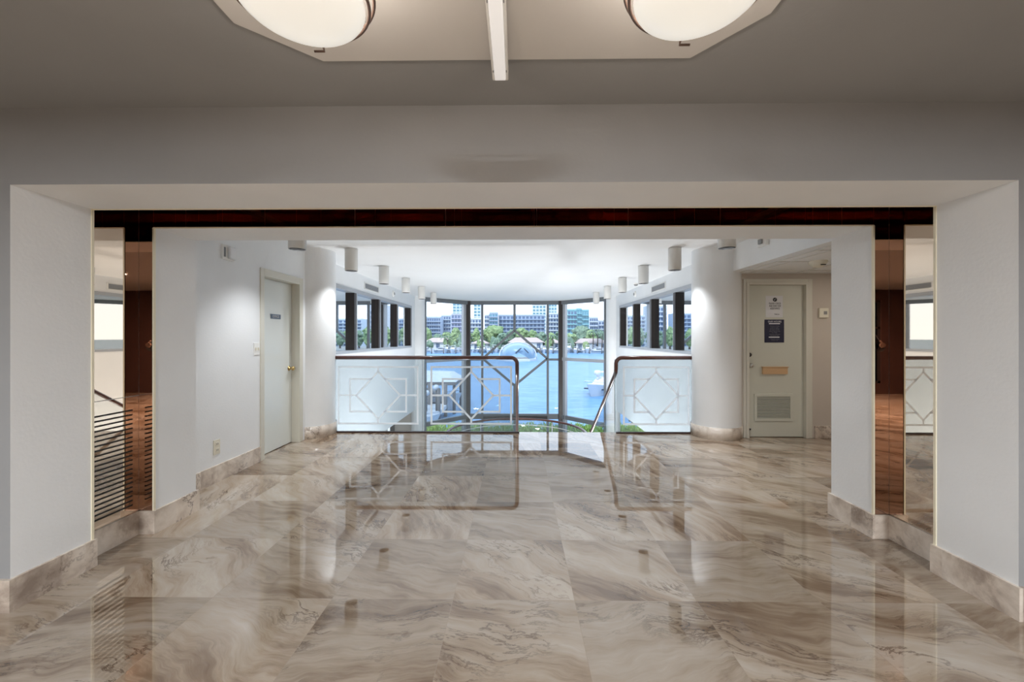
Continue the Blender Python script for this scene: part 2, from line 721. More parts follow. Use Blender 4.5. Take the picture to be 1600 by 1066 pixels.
# rear lobby wall with tall windows behind the camera
w = MB()
RW = [(-3.6, -2.8), (-1.6, -.8), (.8, 1.6), (2.8, 3.6)]
xs = -6
for a, b in RW:
    w.box(xs, a, -4.35, -4.2, 0, ZN)
    w.box(a, b, -4.35, -4.2, 2.2, ZN).box(a, b, -4.35, -4.2, 0, .25)
    xs = b
w.box(xs, 6, -4.35, -4.2, 0, ZN)
w.build('wall_back', 'lobby_wall', kind='structure')
for i, (a, b) in enumerate(RW):
    r = thing('window_%d' % (4 + i), ((a + b) / 2, -4.27, .25), kind='structure')
    f = MB()
    for x in (a + .025, (a + b) / 2, b - .025):
        f.box(x - .025, x + .025, -4.3, -4.24, .25, 2.2)
    for z in (.275, 1.55, 2.175):
        f.box(a, b, -4.3, -4.24, z - .025, z + .025)
    f.build('window_frame', 'dark_frame', r)
    MB().box(a, b, -4.275, -4.265, .25, 2.2).build('window_pane', 'tinted_glass', r)

# left door wall, with an opening for the door
DY0, DY1, DZ = 4.415, 5.175, 2.015
w = MB()
w.box(-3.1, DW, Y3, DY0, 0, ZC).box(-3.1, DW, DY1, 5.62, 0, ZC).box(-3.1, DW, DY0, DY1, DZ, ZC)
w.build('wall_left_hall', 'plaster', kind='structure')

# alcove: bulkhead, door wall, side wall, lower ceiling
MB().box(2.78, 2.90, Y3, YD, 2.18, ZC + .1).build('wall_bulkhead', 'plaster', kind='structure')
RX0, RX1, RZ = 3.055, 3.805, 2.025
w = MB()
w.box(2.76, RX0, YD, YD + .14, 0, 2.3).box(RX1, 5.2, YD, YD + .14, 0, 2.3).box(RX0, RX1, YD, YD + .14, RZ, 2.3)
w.build('wall_alcove', 'beige_wall', kind='structure')
MB().box(5.2, 5.3, Y3, YD + .14, 0, 2.3).build('wall_alcove_side', 'beige_wall', kind='structure')
MB().box(2.9, 5.2, Y3, YD, 2.18, 2.24).build('ceiling_alcove', 'ceiling_paint', kind='structure')
g = MB()
for x in (2.9, 3.05, 3.66, 4.27, 4.88):
    g.box(x, x + .024, Y3, YD, 2.172, 2.18)
for y in (3.4, 4.01, 4.62, 5.23, 5.43):
    g.box(2.9, 5.2, y, y + .024, 2.1715, 2.1799)
g.build('trim_2', 'white_metal', kind='structure')

# stair hall side walls with the office windows
SW0, SW1, WZ0, WZ1 = 5.85, 11.32, 1.066, 2.165
for sx, nm in ((-1, 'wall_left_gallery'), (1, 'wall_right_gallery')):
    x = WL if sx < 0 else WR
    a, b = (x - .16, x) if sx < 0 else (x, x + .16)
    w = MB()
    w.box(a, b, 5.55, SW0, ZB, ZC).box(a, b, SW0, SW1, ZB, WZ0).box(a, b, SW0, SW1, WZ1, ZC).box(a, b, SW1, 11.75, ZB, ZC)
    w.build(nm, 'plaster', kind='structure')
    # lower storey: walls stand further out
    if sx < 0:
        w = MB().box(-6.1, -6, 5, 12.1, ZL, ZB).box(-6, -3.62, 12.0, 12.15, ZL, ZB).box(-3.62, -2.74, 12.0, 12.15, ZL, ZB)
        w.build('wall_left_lower', 'beige_wall', kind='structure')
    else:
        MB().box(6, 6.1, 5, 12.1, ZL, ZB).build('wall_right_lower', 'beige_wall', kind='structure')
    # slab soffit over the lower storey beyond the side walls
    c = MB()
    if sx < 0:
        c.box(-6.1, a - .001, 5.75, 12.15, ZB, ZB + .14)
    else:
        c.box(b + .001, 6.1, 5.75, 12.15, ZB, ZB + .14)
    c.build('ceiling_lower_left' if sx < 0 else 'ceiling_lower_right', 'ceiling_paint', kind='structure')
    # window
    r = thing('window_2' if sx < 0 else 'window_3', (x, (SW0 + SW1) / 2, WZ0), kind='structure')
    xi = x - sx * .012          # inner face, just proud of the wall
    f = MB()
    lo, hi = sorted((xi, x + sx * .10))
    f.box(lo, hi, SW0, SW1 + .04, WZ1 - .035, WZ1 + .035)
    f.box(lo, hi, SW0, SW1 + .04, WZ0 - .015, WZ0 + .03)
    f.build('window_frame', 'alu', r, bevel=.004)
    for y in (7.40, 8.70, 10.0, 11.28):
        MB().box(lo, hi, y - .065, y + .035, WZ0 + .03, WZ1 - .035).build('mullion', 'dark_frame', r, bevel=.004)
        MB().box(lo + .01, hi, y + .036, y + .075, WZ0 + .03, WZ1 - .035).build('mullion_cover', 'alu', r)
    for ya, yb in ((SW0, 7.335), (7.475, 8.635), (8.775, 9.935), (10.075, 11.215)):
        lo2, hi2 = sorted((x + sx * .07, x + sx * .078))
        MB().box(lo2, hi2, ya, yb, WZ0 + .03, WZ1 - .035).build('window_pane', 'office_glass', r)
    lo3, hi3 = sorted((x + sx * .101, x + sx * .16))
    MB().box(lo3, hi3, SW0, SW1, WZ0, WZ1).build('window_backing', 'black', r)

# round columns
for x, y, r_, z0, lab in ((-2.825, 5.60, .306, 0, 'thick round white column left of the guard railing beside the pale door'),
                          (2.70, 5.60, .306, 0, 'thick round white column right of the guard railing beside the notice door')):
    t = thing('round_column', (x, y, z0), lab, 'column', kind='thing')
    MB().lathe(x, y, [(r_, z0), (r_, ZC)], 64).build('column_shaft', 'plaster', t)
    MB().lathe(x, y, [(r_ + .002, z0), (r_ + .016, z0), (r_ + .016, BH), (r_ + .002, BH)], 64).build('stone_base', 'stone_skirting', t)
for x, y, r_, lab in ((-2.90, 11.94, .20, 'slim round white pier at the left end of the window bay'),
                      (2.79, 11.94, .20, 'slim round white pier at the right end of the window bay')):
    t = MB().lathe(x, y, [(r_, ZL), (r_, ZC)], 48).build('round_pier', 'plaster')
    tag(t, lab, 'column', kind='thing')

# skirtings
PRO = .016
sk = [
    ('baseboard_left', [(-6, XL, Y0 - PRO, Y0), (XL, XL + PRO, Y0 - PRO, Y1), (ML + .001, XL + PRO, Y1, Y1 + PRO), (ML, ML + PRO, Y1 + PRO, Y2),
                        (ML, XL, Y2 - PRO, Y2), (XL, XL + PRO, Y2 - PRO, Y3 + PRO), (DW, XL, Y3, Y3 + PRO), (DW, DW + PRO, Y3 + PRO, 4.35)]),
    ('baseboard_right', [(XR, 6, Y0 - PRO, Y0), (XR - PRO, XR, Y0 - PRO, Y1), (XR - PRO, MR - .001, Y1, Y1 + PRO), (MR - PRO, MR, Y1 + PRO, Y2),
                         (XR, MR, Y2 - PRO, Y2), (XR - PRO, XR, Y2 - PRO, Y3 + PRO), (XR, 5.2, Y3, Y3 + PRO)]),
    ('baseboard_alcove', [(RX1 + .12, 5.2, YD - PRO, YD)]),
]
for nm, bs in sk:
    b = MB()
    for (a, c, d, e) in bs:
        b.box(a, c, d, e, 0, BH)
    b.build(nm, 'stone_skirting', kind='structure')

# ------------------------------------------------------------------ mirrored recess
def mirror_side(side):
    s = -1 if side == 'left' else 1
    xm = ML if s < 0 else MR
    xj = XL if s < 0 else XR
    t = thing('recess_mirror', (xm, (Y1 + Y2) / 2, BH),
              'tall bronze tinted mirror lining the %s recess between the two portals' % side, 'mirror')
    lo, hi = sorted((xm, xm - s * .005))
    if s < 0:
        MB().box(lo, hi, Y1 + .006, Y2 - .006, BH, .935).box(lo, hi, Y1 + .006, Y2 - .006, .939, 2.535).build('mirror_panel', 'mirror', t)
    else:
        MB().box(lo, hi, Y1 + .006, Y2 - .006, BH, 2.535).build('mirror_panel', 'mirror', t)
    lo, hi = sorted((xm - s * .006, xj))
    MB().box(lo, hi, Y2 - .006, Y2 - .001, BH, 2.535).build('return_panel', 'mirror_dark', t)
    MB().box(lo, hi, Y1 + .001, Y1 + .006, BH, 2.535).build('return_panel', 'mirror_dark', t)
    c = MB()
    c.box(xj - .005, xj + .005, Y1 - .006, Y1 + .008, BH, ZS)
    c.build('edge_trim', 'cream_trim', t)
    c = MB()
    c.box(xj - .005, xj + .005, Y2 - .009, Y2 + .006, BH, ZS)
    c.build('edge_trim', 'cream_trim', t)
    if s < 0:
        n = 22
        for k in range(n):
            z = .215 + (.845 - .215) * k / (n - 1)
            MB().box(xm + .0055, xm + .010, Y1 + .012, Y2 - .055, z - .0045, z + .0045).build('grille_slat', 'black', t)
    return t


mirror_side('left')
mirror_side('right')
t = thing('header_mirror', (0, (Y1 + Y2) / 2, ZS), 'dark bronze mirror strips lining the slot overhead between the portals', 'mirror')
edges = [XL + .001]
xk = -2.31
while xk < XR - .1:
    edges.append(xk)
    xk += .61
edges.append(XR - .001)
for a, b in zip(edges[:-1], edges[1:]):
    MB().box(a + .0008, b - .0008, Y2 - .006, Y2 - .001, ZS, 2.535).build('front_panel', 'mirror_dark', t)
    MB().box(a + .0008, b - .0008, Y1 + .001, Y1 + .006, ZS, 2.535).build('back_panel', 'mirror_dark', t)
    MB().box(a + .0008, b - .0008, Y1 + .007, Y2 - .007, 2.537, 2.542).build('top_panel', 'mirror_dark', t)
MB().box(XL, XR, Y1 - .004, Y1 + .004, ZS - .004, ZS + .004).build('edge_trim', 'cream_trim', t)
MB().box(XL, XR, Y2 - .008, Y2, ZS - .004, ZS + .004).build('edge_trim', 'cream_trim', t)

# ------------------------------------------------------------------ doors
# left door, set back in its wall
d = thing('door_1', (DW - .09, (DY0 + DY1) / 2, 0), kind='structure')
MB().box(DW - .135, DW - .092, DY0 + .012, DY1 - .03, .008, DZ - .02).build('door_slab', 'door_gloss', d, bevel=.002)
c = MB()
c.box(DW - .14, DW + .012, DY0 - .055, DY0 + .01, 0, DZ + .065)
c.box(DW - .14, DW + .012, DY1 - .028, DY1 + .05, 0, DZ + .065)
c.box(DW - .14, DW + .012, DY0 + .01, DY1 - .028, DZ - .018, DZ + .065)
c.build('door_frame', 'door_frame_paint', d, bevel=.003)
kn = MB().lathe(5.085, .94, [(0.001, DW - .022), (.02, DW - .024), (.028, DW - .036), (.027, DW - .05), (.014, DW - .06), (.012, DW - .086), (.03, DW - .088), (.031, DW - .092)], 24, 'x')
kn.build('door_knob', 'brass', d)
MB().box(DW - .20, DW - .136, DY0, DY1, 0, DZ).build('door_backing', 'black', d)
pl = thing('door_plaque', (DW - .092, 4.80, 1.55), 'small blue grey name plaque with white letters on the pale left door', 'sign')
MB().box(DW - .0915, DW - .087, 4.70, 4.90, 1.545, 1.60).build('plate', 'plaque', pl, bevel=.001)
text('OFFICE', .04, 'white_ink', pl, (DW - .0865, 4.80, 1.5725), (0, 1, 0), (0, 0, 1), width=.13)

# right door with louvre
d = thing('door_2', ((RX0 + RX1) / 2, YD + .03, 0), kind='structure')
MB().box(RX0 + .008, RX1 - .008, YD + .022, YD + .064, .008, RZ - .006).build('door_slab', 'door_paint', d, bevel=.002)
c = MB()
for a, b, e in ((RX0 - .03, RX0 + .006, .03), (RX1 - .006, RX1 + .03, .03), (RX0 - .065, RX0 - .03, .018), (RX1 + .03, RX1 + .085, .018)):
    c.box(a, b, YD - e, YD + .1, 0, RZ + (.03 if e == .03 else .075))
c.box(RX0 + .006, RX1 - .006, YD - .03, YD + .1, RZ - .004, RZ + .03)
c.box(RX0 - .03, RX1 + .03, YD - .018, YD + .1, RZ + .03, RZ + .075)
c.build('door_frame', 'door_frame_paint', d, bevel=.003)
MB().box(RX0, RX1, YD + .101, YD + .139, 0, RZ).build('door_backing', 'black', d)
yf = YD + .022                                   # front face of the slab
px = lambda x: (x - 808) / 156 * H               # metres across on the door wall
pz = lambda y: H - (y - 527) / 156 * H
for y_, nm in ((554.5, 'deadbolt'), (571, 'door_knob')):
    if nm == 'deadbolt':
        MB().lathe(px(1169.6), pz(y_), [(.001, yf - .02), (.024, yf - .02), (.03, yf - .006), (.03, yf)], 24, 'y').build(nm, 'dark_frame', d)
    else:
        MB().lathe(px(1170.5), pz(y_), [(.001, yf - .06), (.018, yf - .06), (.027, yf - .048), (.024, yf - .032), (.011, yf - .025), (.011, yf - .008), (.03, yf - .006), (.03, yf)], 24, 'y').build(nm, 'chrome', d)
ms = MB()
x0, x1, z0, z1 = px(1188), px(1228.4), pz(584.4), pz(574)
ms.box(x0 + .01, x1 - .01, yf - .03, yf, z0, z1)
ms.box(x0, x1, yf - .04, yf, z1, z1 + .01)
ms.build('mail_slot', 'tan_wood', d, bevel=.003)
lv = MB()
x0, x1, z0, z1 = px(1177), px(1236.6), pz(657.5), pz(615)
for a, b, e, f_ in ((x0, x1, z0, z0 + .035), (x0, x1, z1 - .035, z1), (x0, x0 + .035, z0 + .035, z1 - .035), (x1 - .035, x1, z0 + .035, z1 - .035)):
    lv.box(a, b, yf - .014, yf, e, f_)
lo_ = lv.build('louvre', 'door_paint', d, bevel=.002)
n = 14
for k in range(n):
    z = z0 + .045 + (z1 - z0 - .09) * k / (n - 1)
    MB().beam((x0 + .035, yf - .007, z), (x1 - .035, yf - .007, z), .018, .0035, up=(0, -.5, 1)).build('louvre_blade', 'door_paint', lo_)
MB().box(x0 + .035, x1 - .035, yf - .0015, yf + .001, z0 + .035, z1 - .035).build('louvre_back', 'grille', lo_)
ds = MB()
ds.lathe(px(1167.2), YD - .02, [(.004, .01), (.006, .10), (.009, .105), (.006, .12)], 12).box(px(1166), px(1169), YD - .03, YD + .02, .105, .125)
ds.build('door_stop', 'black', d)

sg = thing('paper_notice', (px(1208), yf - .003, pz(496.2)), 'white paper notice with round emblem taped high on the louvred door', 'sign')
MB().box(px(1195), px(1221.4), yf - .0022, yf - .0006, pz(496.2), pz(462.7)).build('sheet', 'paper', sg)
cx, cz = px(1209.3), pz(468.6)
em = MB()
em.lathe(cx, cz, [(.001, yf - .0032), (.027, yf - .0032), (.027, yf - .0022)], 32, 'y')
em.build('emblem', 'ink', sg)
em = MB().tube([(cx - .012, yf - .0034, cz + .004), (cx - .002, yf - .0034, cz - .004), (cx - .006, yf - .0034, cz - .016)], .003, 6)
em.tube([(cx + .002, yf - .0034, cz + .014), (cx + .010, yf - .0034, cz + .006)], .0028, 6)
em.build('emblem_mark', 'paper', sg)
for body, yy, wd in (('PLEASE CHECK', 474.6, .155), ('AND WAIT FOR', 478.5, .155), ('ASSISTANCE', 482.5, .125)):
    text(body, .034, 'ink', sg, (cx, yf - .003, pz(yy)), (1, 0, 0), (0, 0, 1), width=wd)
text('Thank you', .02, 'ink', sg, (px(1212.2), yf - .003, pz(491.3)), (1, 0, 0), (0, 0, 1), width=.065)

sg = thing('dark_notice', (px(1208), yf - .004, pz(535.4)), 'dark navy notice with white print below the paper sheet', 'sign')
MB().box(px(1193.3), px(1223.4), yf - .004, yf - .0006, pz(535.4), pz(499.6)).build('board', 'navy', sg)
cx = px(1208.7)
text('OUR HOURS', .034, 'white_ink', sg, (cx, yf - .005, pz(503.0)), (1, 0, 0), (0, 0, 1), width=.175)
for a, b, y_ in ((1200, 1217, 506), (1199.6, 1216.2, 527)):
    MB().box(px(a), px(b), yf - .0052, yf - .004, pz(y_ + .8), pz(y_ - .8)).build('print_bar', 'white_ink', sg)
mat('dim_ink', (.22, .22, .24), .6)
for body, y_, wd in (('Monday to Friday', 509.6, .12), ('9 am to 5 pm', 511.6, .10), ('Saturday', 513.6, .12), ('by appointment', 515.6, .125),
                     ('Please ring the bell', 518, .14), ('for help', 520, .07), ('Deliveries at the desk', 522.6, .145), ('on level one', 524.6, .11),
                     ('Thank you', 530, .12), ('for your visit', 532, .085)):
    text(body, .016, 'dim_ink', sg, (cx, yf - .005, pz(y_)), (1, 0, 0), (0, 0, 1), width=wd)

th = thing('wall_control', (px(1281), YD - .02, pz(497)), 'small cream wall control box with dark square right of the louvred door', 'control')
MB().box(px(1274), px(1288.3), YD - .028, YD, pz(497), pz(482)).build('case', 'cream_plastic', th, bevel=.006)
MB().box(px(1280.6), px(1285.6), YD - .030, YD - .027, pz(492), pz(487)).build('button', 'grille', th)

# ------------------------------------------------------------------ small fittings on the left door wall
sw = thing('light_switch', (DW, 4.29, 1.15), 'white two gang light switch beside the pale left door', 'switch')
MB().box(DW, DW + .007, 4.255, 4.345, 1.14, 1.27).build('plate', 'white_plastic', sw, bevel=.002)
for y in (4.28, 4.32):
    MB().box(DW + .007, DW + .016, y - .006, y + .006, 1.19, 1.22).build('toggle', 'cream_plastic', sw)
ou = thing('wall_outlet', (DW, 3.73, .26), 'cream electrical outlet low on the wall just above the stone skirting', 'outlet')
MB().box(DW, DW + .007, 3.685, 3.765, .255, .39).build('plate', 'cream_plastic', ou, bevel=.002)
for z in (.295, .35):
    s_ = MB().box(DW + .007, DW + .0105, 3.705, 3.745, z - .018, z + .018).build('socket', 'cream_plastic', ou, bevel=.002)
    MB().box(DW + .0105, DW + .0112, 3.715, 3.719, z - .008, z + .008).box(DW + .0105, DW + .0112, 3.731, 3.735, z - .008, z + .008).build('slot', 'black', s_)
al = thing('fire_strobe', (DW, 3.86, 2.05), 'white fire alarm strobe high on the wall left of the pale door', 'alarm')
MB().box(DW, DW + .02, 3.78, 3.94, 2.06, 2.20).build('back_plate', 'white_plastic', al, bevel=.003)
MB().box(DW + .02, DW + .05, 3.84, 3.93, 2.07, 2.19).build('lens', 'lens_glass', al, bevel=.012)
MB().box(DW + .0195, DW + .024, 3.795, 3.815, 2.085, 2.175).build('sounder_slot', 'grille', al)
al = thing('ceiling_strobe', (2.76, 4.63, 2.40), 'small white alarm strobe high on the bulkhead above the alcove', 'alarm')
MB().box(2.74, 2.78, 4.55, 4.71, 2.35, 2.46).build('case', 'white_plastic', al, bevel=.01)
MB().box(2.715, 2.74, 4.60, 4.66, 2.375, 2.43).build('lens', 'grille', al, bevel=.004)
al = thing('smoke_detector', (3.36, 4.62, 2.10), 'round white smoke detector on the tiled alcove ceiling', 'smoke detector')
MB().lathe(3.36, 4.62, [(.001, 2.11), (.04, 2.11), (.06, 2.125), (.085, 2.15), (.09, 2.172), (.09, 2.18)], 32).build('housing', 'cream_plastic', al)
MB().box(3.335, 3.385, 4.53, 4.545, 2.122, 2.132).build('sensor_slot', 'black', al)
for s, x, lab in ((-1, WL, 'left'), (1, WR, 'right')):
    v = thing('air_vent', (x, 8.2, 2.28), 'long grey air grille above the %s row of office windows' % lab, 'air vent')
    y0_, y1_ = 7.86, 8.62
    lo, hi = sorted((x, x - s * .012))
    f = MB()
    f.box(lo, hi, y0_ - .03, y1_ + .03, 2.375, 2.395).box(lo, hi, y0_ - .03, y1_ + .03, 2.255, 2.275).box(lo, hi, y0_ - .03, y0_, 2.275, 2.375).box(lo, hi, y1_, y1_ + .03, 2.275, 2.375)
    f.build('vent_frame', 'white_metal', v)
    lo, hi = sorted((x, x - s * .004))
    MB().box(lo, hi, y0_, y1_, 2.275, 2.375).build('vent_back', 'grille', v)
    for k in range(6):
        z = 2.285 + k * .016
        lo, hi = sorted((x - s * .004, x - s * .010))
        MB().box(lo, hi, y0_, y1_, z, z + .005).build('vent_blade', 'alu', v)
    yy = 9.67 if s < 0 else 9.84
    al = thing('wall_speaker_strobe', (x, yy, 2.3), 'small white round alarm on the wall above the %s office windows' % lab, 'alarm')
    MB().lathe(yy, 2.36, [(.001, x - s * .03), (.05, x - s * .03), (.075, x - s * .012), (.075, x)], 24, 'x').build('case', 'white_plastic', al)
    MB().box(*sorted((x - s * .03, x - s * .04)), yy - .02, yy + .03, 2.33, 2.39).build('lens', 'grille', al)
cmr = thing('dome_camera', (2.62, 9.0, 2.44), 'tiny dark dome camera under the ceiling above the right windows', 'camera')
MB().lathe(2.60, 9.0, [(.001, 2.45), (.03, 2.455), (.045, 2.48), (.05, 2.485)], 20).build('dome', 'grille', cmr)
MB().lathe(2.60, 9.0, [(.001, 2.484), (.055, 2.484), (.055, ZC)], 20).build('mount', 'white_plastic', cmr)

# ------------------------------------------------------------------ ceiling cans (two rows of six)
rank = ['nearest the portal, half hidden by the soffit', 'second from the portal', 'third from the portal', 'fourth from the portal',
        'fifth from the portal', 'farthest, by the window bay']
can0 = None
for side, x in (('left', -2.215), ('right', 2.085)):
    for k in range(6):
        y = 4.10 + 1.345 * k
        lab = 'white ceiling can light of the %s row, %s' % (side, rank[k])
        if can0 is None:
            can0 = thing('can_light', (x, y, 2.215), lab, 'ceiling light', 'cylinder can lights on the hall ceiling')
            MB().lathe(x, y, [(.083, 2.505), (.083, 2.215), (.079, 2.215)], 32).build('can_body', 'white_metal', can0)
            MB().lathe(x, y, [(.079, 2.2155), (.0775, 2.26), (.0775, 2.395), (.001, 2.395)], 32).build('baffle', 'black', can0)
        else:
            copy_tree(can0, (x, y, 2.215), None, lab)

# ------------------------------------------------------------------ lobby ceiling: panel, batten and two bowl lights
t = MB().prism([(-.99, .35), (.86, .35), (.86, 1.40), (.68, 1.62), (-.77, 1.62), (-.99, 1.42)][::-1][::-1], ZN - .012, ZN - .0005).build('ceiling_panel', 'panel_paint')
tag(t, 'flat white chamfered panel on the grey lobby ceiling around the lights', 'ceiling panel')
bt = thing('batten_light', (-.06, 1.1, ZN - .06), 'slim white batten light fixture hung below the lobby ceiling', 'ceiling light')
z0b = ZN - .095
MB().prism([(-.098, .60), (-.035, .60), (-.035, 1.64), (-.098, 1.64)], z0b + .012, z0b + .07).build('housing', 'white_metal', bt, bevel=.004)
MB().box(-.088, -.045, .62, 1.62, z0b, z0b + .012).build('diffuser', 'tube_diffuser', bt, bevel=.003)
for y in (.8, 1.5):
    MB().box(-.08, -.053, y - .02, y + .02, z0b + .07, ZN - .012).build('bracket', 'white_metal', bt)
for x in (-.092, -.041):
    for y in (.9, 1.25, 1.58):
        MB().box(x - .002, x + .002, y - .004, y + .004, z0b + .009, z0b + .013).build('screw', 'grille', bt)


def bowl(x, y, lab, sgn):
    R = .160
    zr = 2.215
    t = thing('bowl_light', (x, y, zr - .07), lab, 'ceiling light', 'glowing bowl lights on the lobby ceiling')
    prof = [(.001, zr - .062)]
    for k in range(1, 11):
        a = k / 10 * PI / 2
        prof.append((R * math.sin(a), zr - .062 * math.cos(a)))
    prof += [(R - .006, zr + .002), (R - .02, zr - .01)]
    MB().lathe(x, y, prof, 64).build('glass_bowl', 'bowl_glass', t)
    ring = [(x + (R + .010) * math.cos(2 * PI * j / 64), y + (R + .010) * math.sin(2 * PI * j / 64), zr + .004) for j in range(64)]
    MB().tube(ring, .0045, 8, True).build('rim_ring', 'bronze_rim', t)
    ring = [(x + (R + .022) * math.cos(2 * PI * j / 64), y + (R + .022) * math.sin(2 * PI * j / 64), zr + .030) for j in range(64)]
    MB().tube(ring, .0045, 8, True).build('rim_ring', 'bronze_rim', t)
    for k in range(3):
        q = math.radians(97 if sgn < 0 else 83) + k * 2 * PI / 3
        c, s_ = math.cos(q), math.sin(q)
        P = []
        for (rr, zz) in ((.03, ZN - .03), (.10, ZN - .05), (.165, zr + .06), (R + .02, zr + .01), (R + .008, zr - .008), (R + .02, zr - .014)):
            P.append((x + rr * c, y + rr * s_, zz))
        P.append((x + (R + .02) * c - sgn * .0 + s_ * .03 * sgn * -1 * -1, y + (R + .022) * s_ - c * .03 * sgn, zr - .015))
        MB().tube(P, .0035, 8).build('arm', 'bronze_rim', t)
    MB().lathe(x, y, [(.001, ZN - .045), (.05, ZN - .04), (.055, ZN - .012)], 32).build('canopy', 'bronze_rim', t)
    l = lamp('bulb', 'POINT', (0, 0, .12), 5.0, (1, .87, .76), shadow_soft_size=.04)
    l.parent = t
    return t


bowl(-.565, 1.062, 'glowing bowl light with bronze rings, the one left of the batten', -1)
bowl(.462, 1.048, 'glowing bowl light with bronze rings, the one right of the batten', 1)

# ------------------------------------------------------------------ guard railings
def strip_rect(m, cx, cz, hw, hh, y, w=.026, t=.002):
    m.box(cx - hw, cx + hw, y - t, y, cz + hh - w, cz + hh)
    m.box(cx - hw, cx + hw, y - t, y, cz - hh, cz - hh + w)
    m.box(cx - hw, cx - hw + w, y - t, y, cz - hh + w, cz + hh - w)
    m.box(cx + hw - w, cx + hw, y - t, y, cz - hh + w, cz + hh - w)


def etched(cx, cz, ohw, ohh, ihw, ihh, dhw, dhh, y, parent):
    w, t = .026, .002
    m = MB()
    strip_rect(m, cx, cz, ohw, ohh, y)
    # diamond
    P = [(cx, cz + dhh), (cx + dhw, cz), (cx, cz - dhh), (cx - dhw, cz)]
    for k in range(4):
        a, b = P[k], P[(k + 1) % 4]
        m.beam((a[0], y - t / 2, a[1]), (b[0], y - t / 2, b[1]), w, t, up=(0, 1, 0))
    # links to the outer frame
    m.box(cx - w / 2, cx + w / 2, y - t, y, cz + dhh, cz + ohh - w)
    m.box(cx - w / 2, cx + w / 2, y - t, y, cz - ohh + w, cz - dhh)
    m.box(cx + dhw, cx + ohw - w, y - t, y, cz - w / 2, cz + w / 2)
    m.box(cx - ohw + w, cx - dhw, y - t, y, cz - w / 2, cz + w / 2)
    # inner rectangle, broken inside the diamond
    for sx in (-1, 1):
        for sz in (-1, 1):
            zc = cz + sz * (ihh - w / 2)
            xd = dhw * (1 - ihh / dhh)               # where the horizontal meets the diamond
            xa, xb = sorted((cx + sx * xd, cx + sx * ihw))
            m.box(xa, xb, y - t, y, zc - w / 2, zc + w / 2)
            zd = dhh * (1 - min(1, ihw / dhw)) + w / 2
            za, zb = sorted((cz + sz * zd, cz + sz * (ihh - w)))
            xc = cx + sx * (ihw - w / 2)
            m.box(xc - w / 2, xc + w / 2, y - t, y, za, zb)
    m.build('etched_pattern', 'etch', parent)


gx = lambda x: (x - 808) / 149.8 * H          # metres across on the railing line
RZT = 1.045


def arc(c, r, a0, a1, n, f):
    return [f(c, r, a0 + (a1 - a0) * k / n) for k in range(n + 1)]


def handrail_path(xa, xe, zdrop):
    """from xa along the railing, round the corner at xe, down, then down the flight (+Y)"""
    s = 1 if xe > xa else -1
    R = .085
    P = [(xa, YR, RZT)]
    for k in range(9):
        a = PI / 2 * k / 8
        P.append((xe - s * R + s * R * math.sin(a), YR, RZT - R + R * math.cos(a)))
    P.append((xe, YR + .003, zdrop + .05))
    P.append((xe, YR + .02, zdrop))
    P.append((xe, YR + .06, zdrop - .035))
    return P


SL = .66                                       # fall of the flight per metre


def flight_glass(x, name_parent):
    """sloping pane of the stair balustrade, in the plane X = x"""
    y0, y1 = YR + .05, 8.3
    z0, z1 = .80, .80 - SL * (y1 - y0)
    m = MB()
    i = len(m.v)
    for xx in (x - .005, x + .005):
        m.v += [(xx, y0, 0.02 - .12), (xx, y1, 0.02 - .12 - SL * (y1 - y0)), (xx, y1, z1), (xx, y0, z0)]
    m.f += [[0, 1, 2, 3][::-1], [4, 5, 6, 7], [0, 4, 7, 3], [1, 2, 6, 5], [0, 1, 5, 4], [3, 7, 6, 2]]
    m.sm += [False] * 6
    m.build('stair_glass_panel', 'stair_glass', name_parent)


def railing(x_wall, x_end, panels, label):
    t = thing('glass_railing', ((x_wall + x_end) / 2, YR, 0), label, 'railing')
    P = handrail_path(x_wall, x_end, .84)
    P += [(x_end, 8.35, .84 - .035 - SL * (8.35 - YR - .06))]
    MB().tube(P, .027, 16).build('handrail', 'rail_wood', t)
    a, b = sorted((x_wall, x_end))
    MB().box(a, b + (.03 if x_end > x_wall else 0), YR - .022, YR + .022, 0, .020).build('floor_channel', 'channel', t, bevel=.003)
    for (pa, pb, pat) in panels:
        g_ = MB().box(pa, pb, YR - .006, YR + .006, .012, RZT - .02).build('glass_panel', 'rail_glass', t)
        for xx in (pa, pb):
            if abs(xx - x_wall) > .08:
                MB().box(xx - .003, xx + .003, YR - .0065, YR + .0065, .02, RZT - .03).build('glass_edge', 'glass_edge', g_)
        etched(*pat, YR - .0064, g_)
    flight_glass(x_end, t)
    return t


def pat(cx, ohw, ihw, dhw):
    hz = lambda y: H - (y - 527) / 149.8 * H
    z0, z1 = hz(663.5), hz(572)
    cz = hz(618)
    k = H / 149.8
    return ((cx - 808) * k, cz, ohw * k, (z1 - z0) / 2, ihw * k, 27 * k, dhw * k, 37 * k)


railing(gx(515.5), gx(808), [(gx(516.5), gx(660)+.0, pat(590.3, 63.6, 45.6, 34.5)), (gx(662), gx(806), pat(736.3, 63.8, 46, 34.5))],
        'glass guard railing with wooden rail and two etched panels, left of the stair')
railing(gx(1087), gx(962), [(gx(960), gx(1086.5), pat(1024, 51.5, 35.2, 34.5))],
        'glass guard railing with wooden rail and one etched panel, right of the stair')

